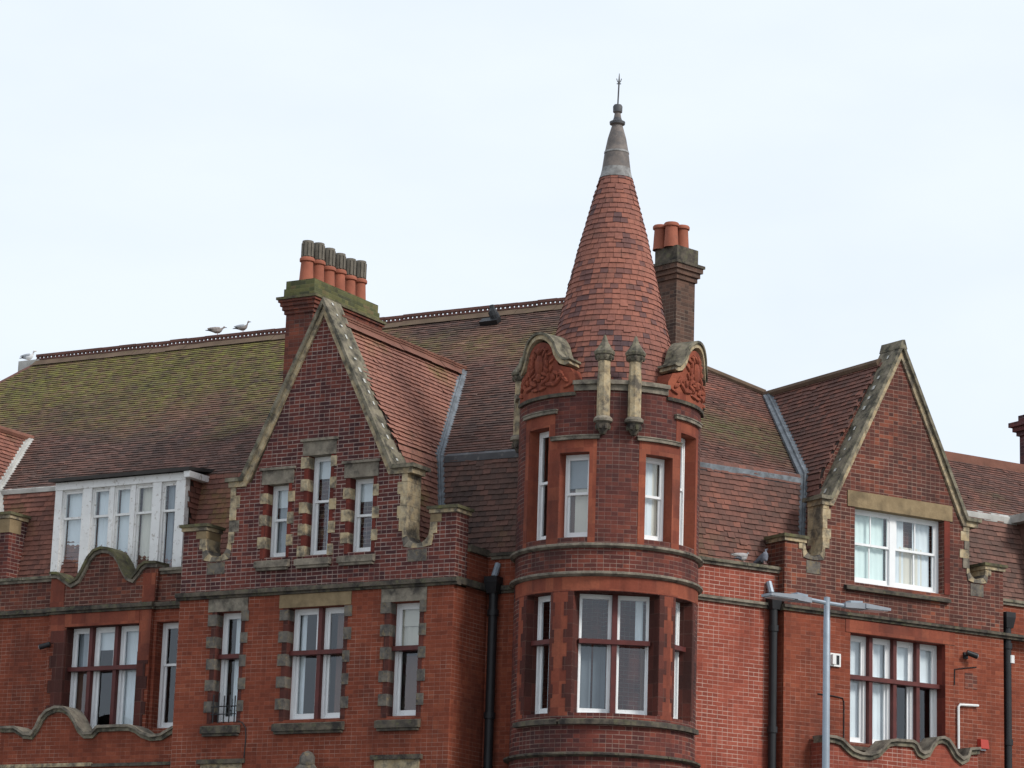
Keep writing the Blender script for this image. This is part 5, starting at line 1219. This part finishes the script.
def gull_st(up): return [(-0.33, 0.03, 0.02, 0.006, 2), (-0.24, 0.035, 0.035, 0.018, 2), (-0.15, 0.035, 0.055, 0.045, 1), (-0.04, 0.025, 0.078, 0.075, 0), (0.06, 0.03, 0.075, 0.075, 0), (0.125, 0.06, 0.052, 0.055, 0), (0.15, 0.10+up*0.3, 0.034, 0.034, 0), (0.165, 0.14+up, 0.03, 0.03, 0), (0.185, 0.165+up, 0.035, 0.033, 0), (0.215, 0.163+up, 0.024, 0.022, 0), (0.228, 0.158+up, 0.011, 0.012, 3), (0.275, 0.150+up, 0.005, 0.006, 3)]
GA = math.atan2(L.t.y, L.t.x)
def ridge_pt(s, up):
    up -= 0.05
    f = (s+17.62)/(17.62-3.55); p = RIDGE_L.lerp(RIDGE_R, f); return Vector((p.x, p.y, p.z+up))
bird('gull', L.P(-18.0, -5.45, 16.34+0.105), GA, 0.80, gull_st(0.03), ['gull_white', 'gull_grey', 'gull_dark', 'beak'], 0.13, 'white and grey gull standing on the grey end block of the roof ridge', 'gull', 'gulls standing on the mossy roof ridge', 'gull_grey')
bird('gull', ridge_pt(-12.78, 0.23+0.10), GA+0.5, 0.78, gull_st(-0.03), ['gull_brown', 'gull_brown', 'gull_dark', 'gull_dark'], 0.13, 'darker mottled brown gull on the ridge, with its neck drawn in', 'gull', 'gulls standing on the mossy roof ridge', 'gull_brown')
bird('gull', ridge_pt(-12.12, 0.23+0.10), GA+0.1, 0.74, gull_st(0.04), ['gull_brown', 'gull_brown', 'gull_dark', 'gull_dark'], 0.13, 'slim grey brown gull on the ridge nearest the chimney, with its neck raised', 'gull', 'gulls standing on the mossy roof ridge', 'gull_grey')
pst = [(-0.22, 0.0, 0.025, 0.006, 1), (-0.13, 0.015, 0.035, 0.02, 1), (-0.05, 0.025, 0.06, 0.06, 0), (0.04, 0.03, 0.068, 0.072, 0), (0.10, 0.06, 0.045, 0.05, 0), (0.12, 0.11, 0.03, 0.032, 0), (0.13, 0.14, 0.028, 0.028, 0), (0.16, 0.14, 0.014, 0.014, 0), (0.185, 0.132, 0.004, 0.004, 1)]
RA = math.atan2(RT.t.y, RT.t.x)
bird('pigeon', RT.P(2.99, -0.02, 10.22+0.05), RA, 0.85, pst, ['pigeon_pale', 'pigeon'], 0.06, 'pale pigeon crouched on the brick parapet coping', 'pigeon', 'pigeons on the parapet right of the turret', 'pigeon_pale')
bird('pigeon', RT.P(3.47, 0.0, 10.22+0.085), RA-1.2, 0.95, pst, ['pigeon', 'gull_dark'], 0.08, 'dark blue grey pigeon upright on the parapet beside the gable pier', 'pigeon', 'pigeons on the parapet right of the turret', 'pigeon', 0.6)

# --- street lamp on the near pavement
LX, LY = 4.545, 40.0
e = empty('street_lamp', (LX, LY, 0)); tag(e, 'tall galvanised street lamp with two flat lanterns in front of the right gable', 'street lamp')
LI = Matrix.Translation((-LX, -LY, 0))
def pl(mb, name, mat, smooth=False, par=None):
    o = mb.obj(name, mat, smooth=smooth); o.parent = par or e
    if par is None or par is e: o.matrix_parent_inverse = LI
    return o
mb = MB(); mb.lathe(LX, LY, [(0.0, 0.0), (0.105, 0.0), (0.105, 1.5), (0.07, 1.62), (0.054, 5.0), (0.048, 7.55), (0.044, 7.56), (0.044, 7.88), (0.0, 7.89)], 16); pl(mb, 'pole', 'galv', True)
mb = MB(); mb.box(Fr((LX, LY), R(-10)), -0.04, 0.04, 0.1, 0.112, 0.6, 1.1); pl(mb, 'access_door', 'lamp_grey')
ax = RT.t
LF = Fr((LX, LY), math.atan2(ax.y, ax.x))
for sg in (-1, 1):
    mb = MB(); mb.tube([LF.P(0, 0, 7.80), LF.P(sg*0.40, 0, 7.82 if sg < 0 else 7.79)], 0.028, 8); ar = pl(mb, 'arm', 'galv', True)
    mb = MB(); zb = 7.80
    x0, x1, x2, x3 = 0.30, 0.46, 0.60, 1.06
    def sec(xa, xb, wa, wb, za0, za1, zb0, zb1, mi=0):
        q = [(xa, wa, za0), (xb, wb, zb0), (xb, -wb, zb0), (xa, -wa, za0), (xa, wa, za1), (xb, wb, zb1), (xb, -wb, zb1), (xa, -wa, za1)]
        pts = [LF.P(sg*a, b, c) for a, b, c in q]
        if sg < 0: pts = [pts[i] for i in (1, 0, 3, 2, 5, 4, 7, 6)]
        mb.hexa(pts, mi)
    sec(x0, x2, 0.05, 0.12, zb-0.035, zb+0.035, zb-0.035, zb+0.05)
    sec(x0+0.08, x2-0.02, 0.06, 0.08, zb+0.036, zb+0.07, zb+0.045, zb+0.08, 1)
    sec(x2, x3, 0.135, 0.12, zb-0.025, zb+0.045, zb-0.015, zb+0.022)
    h = pl(mb, 'lantern', ['lamp_grey', 'galv'], False, e)
    mb = MB(); sec(x2+0.05, x3-0.04, 0.11, 0.10, zb-0.036, zb-0.026, zb-0.026, zb-0.014); pl(mb, 'lens', 'lens', False, h)

# --- the neighbouring house whose chimney shows at the right edge
NX = 11.47
NB = Fr((NX, 60.0), R(31.3)); e = empty('neighbouring_house', (NX, 60.0, 0)); NI = Matrix.Translation((-NX, -60.0, 0))
tag(e, 'neighbouring brick house behind, its dark purple chimney at the right edge', 'house')
def pn(mb, name, mat, smooth=False, par=None):
    o = mb.obj(name, mat, smooth=smooth); o.parent = par or e
    if par is None: o.matrix_parent_inverse = NI
    return o
mb = MB(); mb.box(NB, -1.5, 8, -8, 1.5, 0, 9.5); pn(mb, 'wall', 'brick_gable')
mb = MB(); mb.hexa([NB.P(-1.8, 1.8, 9.5), NB.P(8.3, 1.8, 9.5), NB.P(8.3, -8.3, 9.5), NB.P(-1.8, -8.3, 9.5), NB.P(-1.8, -3.1, 12.6), NB.P(8.3, -3.1, 12.6), NB.P(8.3, -3.3, 12.6), NB.P(-1.8, -3.3, 12.6)]); rr_ = pn(mb, 'roof', 'underlay')
mb = MB(); z = stack(NB, mb, -0.35, 0.5, -0.4, 0.4, 9.0, 14.68, [(0.05, 0.09, 0), (0.11, 0.10, 0), (0.17, 0.10, 0), (0.02, 0.16, 0)]); cs_ = pn(mb, 'chimney', 'brick_stack', False, rr_)
mb = MB(); mb.lathe(NB.P(0.1, 0, 0).x, NB.P(0.1, 0, 0).y, [(0.16, z), (0.13, z+0.25), (0.15, z+0.3), (0.1, z+0.3)], 12); pn(mb, 'chimney_pot', 'brick_stack', True, rr_)
